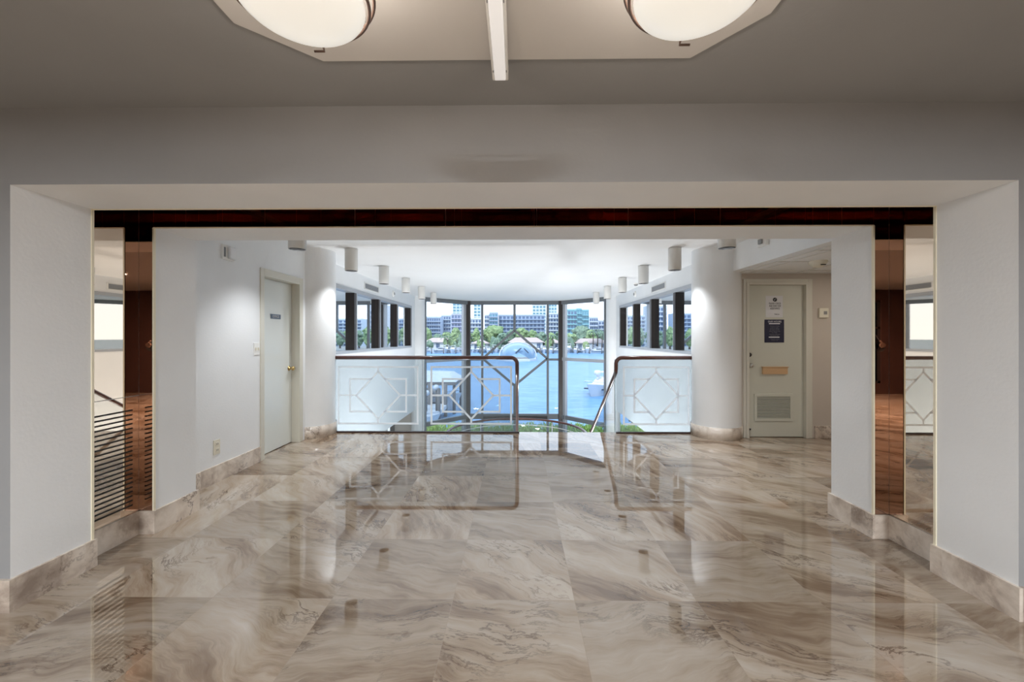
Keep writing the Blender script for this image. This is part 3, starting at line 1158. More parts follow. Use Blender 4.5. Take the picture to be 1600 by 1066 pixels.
# stair flight and round landing below
st = thing('staircase', (.69, 7.2, -2.1), 'stair flight dropping away between the two glass railings', 'staircase')
for k in range(11):
    y = YR + .06 + k * .27
    z = -.178 * (k + 1)
    MB().box(.03, 1.35, y, y + .29, z - .05, z).build('tread', 'travertine', st)
    MB().box(.03, 1.35, y, y + .02, z, z + .128).build('riser', 'travertine', st)
for x in (.0, 1.345):
    MB().beam((x + .015, YR + .06, -.20), (x + .015, YR + .06 + 11 * .27, -.20 - 11 * .178), .03, .24).build('stringer', 'plaster', st)
cc, CR = (-.02, 9.42), 1.60
ld = thing('curved_landing', (cc[0], cc[1], -2.0), 'round stair landing with curved wooden rail and glass in front of the bay', 'landing')
pts = [(cc[0] + CR * math.cos(a), cc[1] + CR * math.sin(a)) for a in [PI * k / 32 for k in range(33)]] + [(cc[0] - CR, 8.7), (cc[0] + CR, 8.7)]
MB().prism(pts, -2.16, -1.96).build('landing_floor', 'travertine', ld)
zr = -.865
P = [(cc[0] + CR * math.cos(a), cc[1] + CR * math.sin(a), zr) for a in [-.3 + (PI + .6) * k / 48 for k in range(49)]]
MB().tube(P, .028, 14).build('handrail', 'rail_wood', ld)
g_ = MB()
for k in range(48):
    a, b = P[k], P[k + 1]
    g_.beam((a[0], a[1], (zr - .02 - 1.95) / 2), (b[0], b[1], (zr - .02 - 1.95) / 2), .012, zr - .02 + 1.95)
g_.build('curved_glass', 'rail_glass', ld)
MB().tube([(x, y, zr - .16) for x, y, z in P], .010, 8).build('glass_clamp_rail', 'white_metal', ld)
for k in (6, 16, 24, 32, 42):
    x, y, z = P[k]
    MB().tube([(x, y, -1.96), (x, y, zr - .03)], .016, 10).build('baluster', 'chrome', ld)

# ------------------------------------------------------------------ window bay
wb = thing('window_1', (0, 13.0, ZL), kind='structure')


def lerp(a, b, t):
    return (a[0] + (b[0] - a[0]) * t, a[1] + (b[1] - a[1]) * t)


ZT = ZC
seg = list(zip(BAY[:-1], BAY[1:]))
for i, (a, b) in enumerate(seg):
    MB().beam((*a, ZT - .06), (*b, ZT - .06), .12, .12).build('head_rail', 'grey_frame', wb)
    MB().beam((*a, ZL + .06), (*b, ZL + .06), .12, .12).build('sill_rail', 'grey_frame', wb)
    MB().beam((*a, -1.26), (*b, -1.26), .10, .13 if i != 1 else .17).build('transom', 'grey_frame', wb)
    if i == 1:
        for (u, v) in ((a[0], -1.11), (.98, b[0])):
            MB().beam((u, a[1], .60), (v, a[1], .60), .07, .07).build('transom', 'grey_frame', wb)
        MB().beam((-1.11, a[1] - .03, -1.31), (.98, a[1] - .03, -1.31), .14, .13).build('transom_cover', 'dark_frame', wb)
    else:
        MB().beam((*a, .62), (*b, .62), .08, .10).build('transom', 'alu', wb)
    MB().beam((*a, (ZT + ZL) / 2), (*b, (ZT + ZL) / 2), .012, ZT - ZL - .1).build('glass_pane', 'window_glass', wb)
for (x, y), sgn in ((BAY[1], -1), (BAY[2], 1)):  # lighter bar beside each dark post stands in for its lit face
    MB().box(x - .075, x + .075, y - .10, y + .06, ZL, ZT).build('corner_post', 'dark_frame', wb, bevel=.01)
    MB().box(x + sgn * .09 - .015 + sgn * .06, x + sgn * .09 + .015 + sgn * .06, y - .2, y - .05, ZL, ZT).build('post_lit_face', 'alu', wb, bevel=.01) if False else \
        MB().beam((x + sgn * .13, y - .13, ZL), (x + sgn * .13, y - .13, ZT), .11, .11, up=(.75 * sgn, -1, 0)).build('post_lit_face', 'alu', wb, bevel=.006)
for (x, y) in (BAY[0], BAY[3]):
    MB().box(x - .05, x + .05, y - .05, y + .05, ZL, ZT).build('jamb_post', 'grey_frame', wb, bevel=.006)
yb = BAY[1][1]
for x in (-1.14, 1.00):
    MB().box(x - .035, x + .035, yb - .05, yb + .05, ZL, ZT).build('mullion', 'grey_frame', wb)
bx = -.085
dz0, dzc, dz1 = -.25, .63, 1.55
MB().box(bx - .04, bx + .04, yb - .05, yb + .05, dz1 - .02, ZT).build('mullion', 'grey_frame', wb)
MB().box(bx - .04, bx + .04, yb - .05, yb + .05, ZL, dz0 + .02).build('mullion', 'grey_frame', wb)
D_ = [(bx, dz1), (.985, dzc), (bx, dz0), (-1.125, dzc)]
for k in range(4):
    a, b = D_[k], D_[(k + 1) % 4]
    MB().beam((a[0], yb, a[1]), (b[0], yb, b[1]), .075, .10, up=(0, 1, 0)).build('diamond_bar', 'grey_frame', wb)
# glazing of the lower storey to the right of the bay
wr = thing('window_8', (4.4, 12.1, ZL), kind='structure')
f = MB()
for x in (2.66, 3.9, 5.0, 5.95):
    f.box(x - .03, x + .03, 12.05, 12.13, ZL, ZB)
f.box(2.66, 6, 12.05, 12.13, ZB - .10, ZB).box(2.66, 6, 12.05, 12.13, ZL, ZL + .1)
f.build('window_frame', 'grey_frame', wr)
MB().box(2.66, 6, 12.085, 12.095, ZL, ZB).build('window_pane', 'window_glass', wr)
# framed opening in the lower left wall
ob = thing('door_3', (-3.95, 11.98, ZL), kind='structure')
f = MB().box(-4.9, -4.82, 11.94, 12.0, ZL, -1.05).box(-3.72, -3.60, 11.94, 12.0, ZL, ZB).box(-4.82, -3.72, 11.94, 12.0, -1.13, -1.05)
f.build('door_frame', 'dark_frame', ob)
MB().box(-4.82, -3.72, 11.965, 11.98, ZL, -1.13).build('door_pane', 'office_glass', ob)

# ------------------------------------------------------------------ outside
ZW = -5.0
MB().box(-60, 60, 12.3, 18.6, -5.6, -3.45).build('seawall_ground', 'shore', kind='structure')
sea = MB().box(-900, 900, 18.6, 176, ZW - .4, ZW).build('sea_water', 'sea_water', kind='structure')
MB().box(-900, 900, 176, 1200, ZW - .4, ZW + .8).build('far_shore_ground', 'shore', kind='structure')

# hedge just outside the bay
rnd = random.Random(3)
hm = MB()
bm = []
for k in range(6500):
    x = rnd.uniform(-8, 8)
    y = 15.8 + rnd.uniform(-.5, .5)
    z = -3.0 + rnd.random() ** .6 * .88
    hgt = .09 + rnd.random() * .08
    for _ in range(3):
        q = rnd.uniform(0, 2 * PI)
        dx, dy = math.cos(q) * .03, math.sin(q) * .03
        tx, ty = rnd.uniform(-.1, .1), rnd.uniform(-.1, .1)
        i = len(hm.v)
        hm.v += [(x - dx, y - dy, z), (x + dx, y + dy, z), (x + tx, y + ty, z + hgt)]
        hm.f.append([i, i + 1, i + 2])
        hm.sm.append(False)
hm.box(-8, 8, 15.45, 16.15, -3.45, -2.33)
tag(hm.build('clipped_hedge', 'leaf_near'), 'bright green clipped hedge along the terrace outside the bay', 'hedge', kind='stuff')

fx = lambda x, D: (x - 808) / F * D
fz = lambda y, D: H - (y - 527) / F * D
GZ = ZW + .8


def building(name, x0, x1, yt, D, m, gl, fl, bays, label, depth=9, band=True):
    """block of flats at distance D whose front spans x0..x1 (photo columns), floors and bays of recessed glazing"""
    X0, X1, Z1 = fx(x0, D), fx(x1, D), fz(yt, D)
    t = thing(name, ((X0 + X1) / 2, D + depth / 2, GZ), label, 'building')
    MB().box(X0, X1, D, D + depth, GZ, Z1).build('wall', m, t)
    MB().box(X0 + .02, X1 - .02, D - .3, D + depth, Z1, Z1 + .8).build('roof', m, t)
    fh = (Z1 - GZ) / fl
    bw = (X1 - X0) / bays
    win = None
    for k in range(fl):
        z = GZ + fh * k
        for j in range(bays):
            x = X0 + bw * (j + .5)
            if win is None:
                win = MB().box(x - bw * .34, x + bw * .34, D - .25, D + .02, z + fh * .22, z + fh * .80).build('window', gl, t)
                w0 = (x, z)
            else:
                c = win.copy()
                COL.objects.link(c)
                c.parent = t
                c.location = (x - w0[0], 0, z - w0[1])
        if band and k:
            MB().box(X0, X1, D - 1.3, D, z - .12, z + .12).build('balcony_slab', m, t)
    return t


building('apartment_building', 664, 688, 497, 235, 'facade_blue', 'glazing', 8, 7, 'blue grey apartment block at the far left of the bay view')
building('apartment_building', 689, 704, 494, 246, 'facade_pale', 'glazing', 8, 4, 'narrow pale apartment block left of the pale tower base')
building('apartment_building', 705, 724, 492, 230, 'facade_purple', 'glazing', 8, 4, 'purple grey apartment block in front of the left pale tower')
building('tower_building', 707, 724, 440, 420, 'facade_pale', 'glazing_teal', 20, 3, 'pale high tower rising behind the left side of the bay view', band=False)
building('tower_building', 740, 751, 435, 430, 'facade_white', 'glazing_teal', 20, 2, 'white slim tower seen just right of the left bay post', band=False)
building('apartment_building', 728, 752, 499, 228, 'facade_white', 'glazing', 7, 5, 'low white apartment block between the left bay post and mullion')
building('apartment_building', 757, 764, 493, 226, 'facade_white', 'glazing', 8, 2, 'narrow white stair tower left of the long blue block')
building('apartment_building', 764.6, 777.6, 490, 226, 'facade_blue', 'glazing_teal', 9, 3, 'taller blue end block of the long far building')
building('apartment_building', 779.2, 851, 493.5, 232, 'facade_blue', 'glazing', 8, 12, 'long blue grey apartment block behind the window diamond')
building('tower_building', 832, 853, 430, 450, 'facade_white', 'glazing_teal', 20, 4, 'white high tower behind the long block, left of the right mullion', band=False)
building('tower_building', 857, 870, 425, 440, 'facade_pale', 'glazing_teal', 20, 3, 'pale high tower right of the right mullion', band=False)
building('apartment_building', 855, 878, 491, 229, 'facade_white', 'glazing', 8, 5, 'white apartment block just left of the right bay post')
building('apartment_building', 882, 901, 485.5, 222, 'facade_teal', 'glazing', 8, 4, 'left wing of the teal apartment block')
building('apartment_building', 901.3, 908.7, 484, 222, 'facade_teal', 'glazing_teal', 9, 2, 'taller middle shaft of the teal apartment block')
building('apartment_building', 909, 920, 486, 222, 'facade_teal', 'glazing_teal', 8, 3, 'right wing of the teal apartment block')
building('apartment_building', 921, 934, 497, 250, 'facade_white', 'glazing', 7, 4, 'small white apartment block right of the teal block')
building('apartment_building', 935, 952, 502, 255, 'facade_white', 'glazing', 6, 4, 'lowest white block at the far right of the bay view')
side_labels = ['beyond the left jamb', 'beyond the right jamb']
for i, (x0, x1, yt, D, m_) in enumerate(((540, 580, 492, 235, 'facade_blue'), (590, 620, 480, 250, 'facade_white'), (625, 660, 495, 230, 'facade_pale'),
                                         (965, 990, 500, 240, 'facade_blue'), (1000, 1030, 478, 300, 'facade_white'), (1036, 1080, 500, 240, 'facade_pale'))):
    lab = ['blue block farthest left, mirrored in the right office windows', 'tall white block mirrored in the right office windows', 'pale block nearest the bay, mirrored in the right office windows',
           'blue block nearest the bay, mirrored in the left office windows', 'tall white block mirrored in the left office windows', 'pale block farthest right, mirrored in the left office windows'][i]
    building('apartment_building', x0, x1, yt, D, m_, 'glazing', 8, 6, lab)


def tree(x, yt, wpx, D, m, label, seed, yb=547):
    r = random.Random(seed)
    X, Zt, Wd = fx(x, D), fz(yt, D), wpx / F * D
    zg = GZ
    t = thing('broadleaf_tree', (X, D, zg), label, 'tree', 'trees on the far shore')
    hh = Zt - zg
    c = MB()
    for k in range(16):
        a = r.uniform(0, 2 * PI)
        q = r.random() ** .5 * Wd * .36
        zz = zg + hh * r.uniform(.38, .84)
        s_ = Wd * r.uniform(.14, .26)
        zz = min(zz, Zt - s_ * .7)
        c.blob(X + math.cos(a) * q, D + math.sin(a) * q, zz, s_, s_, s_ * .75, r, 2, .22)
    c.blob(X, D, zg + hh * .55, Wd * .38, Wd * .36, hh * .42, r, 3, .12)
    c.build('foliage', m, t)
    MB().tube([(X, D, zg), (X + .2, D, zg + hh * .4)], [.5, .3], 8).build('trunk', 'bark', t)
    return t


TR = [(667, 512, 20, 196, 0), (684, 521, 22, 192, 1), (699, 518, 18, 200, 0), (712, 511, 20, 194, 0), (722, 519, 16, 190, 1), (731, 515, 16, 198, 0),
      (744, 512, 15, 195, 0), (757, 518, 14, 199, 1), (772, 507, 32, 192, 0), (786, 519, 20, 187, 1), (800, 514, 22, 200, 1), (815, 511, 24, 194, 0),
      (832, 515, 22, 198, 0), (846, 518, 18, 192, 1), (861, 519, 18, 195, 0), (874, 516, 18, 199, 1), (889, 520, 26, 184, 0), (907, 508, 30, 196, 1),
      (923, 514, 20, 192, 0), (938, 516, 20, 197, 1)]
where = ['by the left edge of the bay', 'second from the left edge', 'behind the pink roof', 'under the left pale tower', 'just left of the left bay post', 'behind the left bay post',
         'between left post and mullion', 'just right of the left mullion', 'with the largest crown, left of the diamond', 'low beside the diamond top', 'behind the top of the diamond',
         'right of the diamond top', 'above the boat sheds', 'just left of the right mullion', 'between right mullion and post', 'behind the right bay post',
         'with a round crown right of the bay post', 'in front of the teal block', 'right of the teal block', 'by the right edge of the bay']
for i, (x, yt, w_, D, k) in enumerate(TR):
    tree(x, yt, w_, D, ('leaf_light', 'leaf_dark')[k], ('light green' if k == 0 else 'dark green') + ' far shore tree ' + where[i], 50 + i)
for i in range(9):
    tree(530 + i * 15, 508 + (i * 7) % 9, 17, (186, 202)[i % 2], ('leaf_light', 'leaf_dark')[i % 2], 'green far shore tree mirrored in the right office windows', 90 + i)
    tree(962 + i * 15, 508 + (i * 5) % 9, 17, (186, 202)[i % 2], ('leaf_light', 'leaf_dark')[i % 2], 'green far shore tree mirrored in the left office windows', 110 + i)


def bush(x, yt, wpx, label, seed, m):
    r = random.Random(seed)
    D = 179.5
    X, Zt, Wd = fx(x, D), fz(yt, D), wpx / F * D
    c = MB()
    for k in range(9):
        c.blob(X + r.uniform(-.4, .4) * Wd, D + r.uniform(-.8, .8), GZ + (Zt - GZ) * r.uniform(.25, .7), Wd * .22, Wd * .2, (Zt - GZ) * .3, r, 2, .2)
    o = c.build('shore_bush', m)
    tag(o, label, 'bush', 'bushes along the far shore')


for i, (x, yt, w_, lab) in enumerate(((672, 531, 12, 'at the left jamb'), (701, 527, 14, 'at the right end of the left pink roof'), (716, 530, 14, 'behind the left bay post'),
                                      (752, 530, 12, 'at the left mullion'), (776, 524, 20, 'below the largest tree'), (858, 529, 14, 'just right of the right mullion'),
                                      (887, 524, 18, 'right of the right bay post'), (916, 532, 10, 'in front of the right pink roof'))):
    bush(x, yt, w_, 'rounded green far shore bush ' + lab, 300 + i, ('leaf_dark', 'leaf_light')[i % 2])


def palm(x, yt, D, label, seed):
    r = random.Random(seed)
    X, Zt = fx(x, D), fz(yt, D)
    zg = ZW + .8
    t = thing('palm_tree', (X, D, zg), label, 'palm tree', 'palms on the far shore')
    MB().tube([(X, D, zg), (X + .2, D, (zg + Zt) / 2), (X, D, Zt - 1)], [.3, .22, .2], 8).build('trunk', 'bark', t)
    c = MB()
    for k in range(14):
        a = 2 * PI * k / 14 + r.uniform(-.1, .1)
        pr = None
        for j in range(6):
            q = j / 5 * 3.0
            z = Zt - 1 + .9 * math.sin(j / 5 * PI * .8) - (j / 5) ** 2 * 1.6
            wv = .38 * (1 - j / 6)
            px_, py_ = X + math.cos(a) * q, D + math.sin(a) * q
            nx, ny = -math.sin(a) * wv, math.cos(a) * wv
            cur = len(c.v)
            c.v += [(px_ - nx, py_ - ny, z - .12), (px_, py_, z), (px_ + nx, py_ + ny, z - .12)]
            if pr is not None:
                c.f += [[pr, pr + 1, cur + 1, cur], [pr + 1, pr + 2, cur + 2, cur + 1]]
                c.sm += [False, False]
            pr = cur
    c.build('fronds', 'leaf_dark', t)


for i, (x, yt, D, lab) in enumerate(((926, 516, 178.5, 'far shore palm left of the pair by the right jamb'), (933, 513, 180.5, 'tallest far shore palm by the right jamb'),
                                     (940, 518, 178, 'far shore palm nearest the right jamb'), (863, 522, 178.5, 'far shore palm between right mullion and post'),
                                     (698, 523, 178.6, 'far shore palm above the pink roof on the left'))):
    palm(x, yt, D, lab, i)


def shed(x0, x1, yt, yb_, D, label):
    X0, X1, Zt, Zb = fx(x0, D), fx(x1, D), fz(yt, D), fz(yb_, D)
    t = thing('waterfront_house', ((X0 + X1) / 2, D + 3, GZ), label, 'house')
    MB().box(X0, X1, D, D + 6, GZ, Zb).build('wall', 'facade_white', t)
    m = MB()
    e = .8
    i = 0
    m.v = [(X0 - e, D - e, Zb), (X1 + e, D - e, Zb), (X1 + e, D + 7, Zb), (X0 - e, D + 7, Zb), (X0 + 2.5, D + 3.2, Zt), (X1 - 2.5, D + 3.2, Zt)]
    m.f = [[0, 1, 5, 4], [1, 2, 5], [2, 3, 4, 5], [3, 0, 4], [3, 2, 1, 0]]
    m.sm = [False] * 5
    m.build('roof', 'roof_tile', t)
    n = max(2, int((X1 - X0) / 3))
    for k in range(n):
        xx = X0 + (X1 - X0) * (k + .5) / n
        MB().box(xx - .8, xx + .8, D - .1, D + .05, GZ + .4, Zb - .5).build('window', 'glazing', t)


shed(664, 704, 528, 535, 183, 'long low house with pinkish roof on the far shore, left')
shed(738, 762, 531, 537, 183, 'small low house with pinkish roof left of the diamond')
shed(796, 848, 527.5, 535, 183, 'long low house with pinkish roof behind the diamond')
shed(853, 876, 530, 536, 183, 'small low house between right mullion and post')
shed(900, 948, 529, 536, 182, 'long low house with pinkish roof on the far shore, right')


def boat(x, y, D, length, label, seed, heading=0.0, m='boat_white', name='motor_boat', sc=1.0):
    """motor boat: flared hull, cabin with dark windows, flybridge, mast; bow along +x then turned by heading"""
    r = random.Random(seed)
    t = thing(name, (x, y, ZW - .1), label, 'boat')
    t.rotation_euler = (0, 0, heading)
    Lh = length / 2
    Bm = length * .15
    fb = length * .11 * sc
    h = MB()
    secs = []
    for k in range(9):
        u = k / 8
        xx = -Lh + length * u
        wv = Bm * (1 - max(0, (u - .45) / .55) ** 2.2)
        wv = max(wv, .03)
        top = fb * (1 + .55 * u * u)
        secs.append((xx, wv, top))
    for xx, wv, top in secs:
        h.v += [(xx - (.0 if xx < 0 else .12 * length * (xx / Lh) ** 2), -wv * .62, 0), (xx, -wv, top), (xx, wv, top), (xx - (.0 if xx < 0 else .12 * length * (xx / Lh) ** 2), wv * .62, 0)]
    for k in range(8):
        a, b = k * 4, k * 4 + 4
        for j in range(3):
            h.f.append([a + j, b + j, b + j + 1, a + j + 1])
            h.sm.append(False)
        h.f.append([a + 3, b + 3, b, a])
        h.sm.append(False)
    h.f += [[0, 1, 2, 3], [35, 34, 33, 32]]
    h.sm += [False, False]
    h.build('hull', m, t, world=False)
    MB().box(-Lh * .98, Lh * .55, -Bm * 1.0, Bm * 1.0, fb * .72, fb * .86).build('hull_stripe', 'boat_dark', t, world=False)
    c = MB()
    z0, z1 = fb, fb + length * .10 * sc
    i = 0
    c.v = [(-Lh * .55, -Bm * .75, z0), (Lh * .52, -Bm * .55, z0), (Lh * .52, Bm * .55, z0), (-Lh * .55, Bm * .75, z0),
           (-Lh * .50, -Bm * .62, z1), (Lh * .12, -Bm * .55, z1), (Lh * .12, Bm * .55, z1), (-Lh * .50, Bm * .62, z1)]
    c.f = [[0, 1, 5, 4], [1, 2, 6, 5], [2, 3, 7, 6], [3, 0, 4, 7], [4, 5, 6, 7], [3, 2, 1, 0]]
    c.sm = [False] * 6
    cb = c.build('cabin', m, t, world=False)
    w2 = MB()
    w2.v = [(-Lh * .40, -Bm * .735, z0 + (z1 - z0) * .45), (Lh * .25, -Bm * .62, z0 + (z1 - z0) * .45), (Lh * .12, -Bm * .60, z0 + (z1 - z0) * .85), (-Lh * .40, -Bm * .68, z0 + (z1 - z0) * .85)]
    w2.f = [[0, 1, 2, 3]]
    w2.v += [(a, -b, c_) for a, b, c_ in w2.v]
    w2.f.append([7, 6, 5, 4])
    w2.sm = [False] * 2
    w2.build('cabin_window', 'boat_dark', cb, world=False)
    MB().box(-Lh * .45, Lh * .02, -Bm * .6, Bm * .6, z1 + length * .055 * sc, z1 + length * .065 * sc).build('hardtop', m, t, world=False)
    p = MB()
    for xx in (-Lh * .42, -Lh * .02):
        for yy in (-Bm * .52, Bm * .52):
            p.tube([(xx, yy, z1), (xx, yy, z1 + length * .057 * sc)], length * .006, 6)
    p.build('hardtop_post', m, t, world=False)
    P = [(Lh * .5 * (1 - k / 6) + Lh * .92 * (k / 6), -Bm * (.9 - .85 * (k / 6) ** 2), fb * (1.25 + .3 * k / 6) + length * .03) for k in range(7)]
    q = MB().tube(P + [(a, -b, c_) for a, b, c_ in reversed(P)], length * .003 + .01, 5)
    q.build('bow_rail', m, t, world=False)
    return t


# marina on the far shore
for i in range(34):
    x = 640 + i * 9.6 + rnd.uniform(-2, 2)
    D = rnd.uniform(160, 172)
    Lg = rnd.uniform(6.5, 11)
    if 770 < x < 835 and i % 2:
        continue
    side = 'left' if x < 800 else 'right'
    lab = 'small white boat moored at the far shore, number %d from the left along the quay' % (i + 1)
    lab = 'small white motor boat at far shore, seen near %s' % (
        'the left jamb' if x < 690 else 'the left bay post' if x < 735 else 'the left mullion' if x < 762 else 'the left half of the diamond' if x < 805 else
        'the right half of the diamond' if x < 848 else 'the right mullion' if x < 868 else 'the right bay post' if x < 900 else 'the right jamb')
    b = boat(fx(x, D), D, D, Lg, lab, i, rnd.choice((-1.57, -1.3, 3.3, .2, -1.75)), sc=1.25)
    b['group'] = 'boats moored near ' + lab.split('seen near ')[1]
for i in range(16):
    x = 655 + i * 19
    D = 158
    o = MB().tube([(fx(x, D), D, ZW - .2), (fx(x, D), D, ZW + 2.2)], .22, 8).build('mooring_pile', 'dock_wood')
    tag(o, 'dark mooring pile standing in a row in front of the far shore boats', 'mooring pile', 'mooring piles of the far shore marina')
o = MB().box(fx(650, 173), fx(960, 173), 172.6, 175, ZW + .5, ZW + .8).build('quay_deck', 'dock_wood')
tag(o, 'long low grey dock along the far shore behind the boats', 'dock')

# tour boat with a rounded pale blue canopy, seen through the diamond
YD_, YX = 110, 0.2
ty = thing('tour_boat', (YX, YD_, ZW - .1), 'pale blue round topped boat with two dark leaf shaped windscreens, seen through the window diamond', 'boat')
m = MB()
nj, ni = 12, 24
for j in range(nj + 1):
    v = j / nj
    k = math.sqrt(max(0.0, 1 - (1 - v) ** 2.2)) * .35 + .65 if v < 1 else 1
    for i in range(ni + 1):
        a = PI * i / ni
        m.v.append((YX - math.cos(a) * 4.9 * k, YD_ + 9 * v - (1.5 * math.sin(a)) * (1 - v), ZW + .5 + 4.15 * k * abs(math.sin(a)) ** .8))
for j in range(nj):
    for i in range(ni):
        a = j * (ni + 1) + i
        m.f.append([a, a + 1, a + ni + 2, a + ni + 1])
        m.sm.append(True)
c0 = len(m.v)
m.v.append((YX, YD_ - 1.9, ZW + 2.4))
for i in range(ni):
    m.f.append([c0, i + 1, i])
    m.sm.append(True)
m.build('canopy', 'boat_blue', ty)
hp = [(YX - 5.0, YD_ + 10), (YX - 5.0, YD_ + 1), (YX - 3.2, YD_ - 2.4), (YX, YD_ - 3.6), (YX + 3.2, YD_ - 2.4), (YX + 5.0, YD_ + 1), (YX + 5.0, YD_ + 10)]
MB().prism(hp, ZW - .2, ZW + .55).build('hull', 'boat_white', ty)
for sgn in (-1, 1):
    wn_ = MB()
    n = 16
    for off_ in (0, .12):
        for k in range(n):
            q = 2 * PI * k / n
            r1 = 1.15 * math.cos(q) * (1 if sgn < 0 else .72)
            z_ = .62 * math.sin(q) * (1 - .35 * abs(math.cos(q)))
            wn_.v.append((YX + 1.15 + sgn * 1.05 + r1 * .75 + z_ * -.7 * sgn, YD_ - 2.35 + off_ + .25, ZW + 2.75 + z_ + r1 * -.55 * sgn))
    wn_.f = [list(range(n)), list(range(2 * n - 1, n - 1, -1))] + [[k, n + k, n + (k + 1) % n, (k + 1) % n] for k in range(n)]
    wn_.sm = [False] * len(wn_.f)
    wn_.build('windscreen', 'boat_dark', ty)
P = [(YX - math.cos(PI * k / 20) * 5.0, YD_ - .5, ZW + .6 + 4.35 * math.sin(PI * k / 20) ** .8) for k in range(21)]
MB().tube(P, .16, 8).build('canopy_hoop', 'boat_white', ty)

# white cruiser at the right
boat(9.9, 46.5, 46.5, 9.0, 'white motor cruiser moored close by at the right jamb of the bay', 200, PI + .95, name='motor_cruiser', sc=1.0)
rd = MB().lathe(9.0, 45.9, [(.001, -2.35), (.3, -2.4), (.42, -2.65), (.3, -2.9), (.12, -2.95), (.12, -3.3)], 20).build('radar_dome', 'boat_white')
tag(rd, 'white radar dome on the mast of the nearby right cruiser', 'radar dome')

# dock, lift canopy, boats and lamps at the near left
dk = thing('near_dock', (-7.5, 30, ZW), 'grey concrete dock with piles at the lower left of the bay view', 'dock')
MB().box(-16, -5.6, 29.5, 33, ZW + .65, ZW + .95).build('deck', 'boat_white', dk)
for x in (-8.4, -7.0, -5.7):
    for y in (29.7, 32.6):
        MB().tube([(x, y, ZW - .3), (x, y, ZW + 2.6)], .14, 10).build('pile', 'dock_wood', dk)
cn = thing('boat_lift_canopy', (-7.2, 35, ZW), 'white canopy roof over the boat lift at the lower left of the bay view', 'canopy')
m = MB()
m.v = [(-14, 33.5, -2.35), (-5.0, 33.5, -2.35), (-5.0, 38, -2.35), (-14, 38, -2.35), (-13, 34.4, -1.55), (-5.7, 34.4, -1.75), (-5.7, 37, -1.75), (-13, 37, -1.55)]
m.f = [[0, 1, 5, 4], [1, 2, 6, 5], [2, 3, 7, 6], [3, 0, 4, 7], [4, 5, 6, 7], [3, 2, 1, 0]]
m.sm = [False] * 6
m.build('roof', 'boat_white', cn)
MB().box(-14, -5.0, 33.5, 38, -2.62, -2.36).build('beam', 'dock_wood', cn)
for x in (-12.5, -9.4, -6.6, -5.2):
    for y in (33.8, 37.7):
        MB().tube([(x, y, ZW - .3), (x, y, -2.6)], .13, 10).build('post', 'dock_wood', cn)
boat(-7.9, 35.6, 35, 6.2, 'white motor boat under the lift canopy at the lower left', 201, .1, sc=1.5)
boat(-7.4, 27.6, 27, 4.4, 'small white launch in front of the near dock', 202, .25, sc=1.6)
for x, y, zt, lab in ((-5.9, 29.8, -2.35, 'white globe lamp on a post at the near dock end'), (-6.6, 29.8, -2.75, 'white globe lamp on a post left of the other dock lamp')):
    lp = thing('globe_lamp', (x, y, ZW + .95), lab, 'lamp')
    MB().tube([(x, y, ZW + .95), (x, y, zt - .15)], .05, 8).build('post', 'dock_wood', lp)
    MB().blob(x, y, zt, .22, .22, .22, rnd, 3, 0).build('globe', 'boat_white', lp)

# brown red fence on the lower right
fn = thing('dock_fence', (7.2, 24, -4), 'dark red timber fence on the terrace at the lower right', 'fence')
for k in range(26):
    x = 4.9 + k * .22
    MB().box(x, x + .17, 17.6, 17.64, -2.9, -2.1).build('board', 'dock_red', fn)
MB().box(4.8, 10.7, 17.64, 17.7, -2.3, -2.22).build('cross_rail', 'dock_wood', fn)
MB().box(4.8, 10.7, 17.64, 17.7, -3.45, -2.8).build('base', 'boat_white', fn)

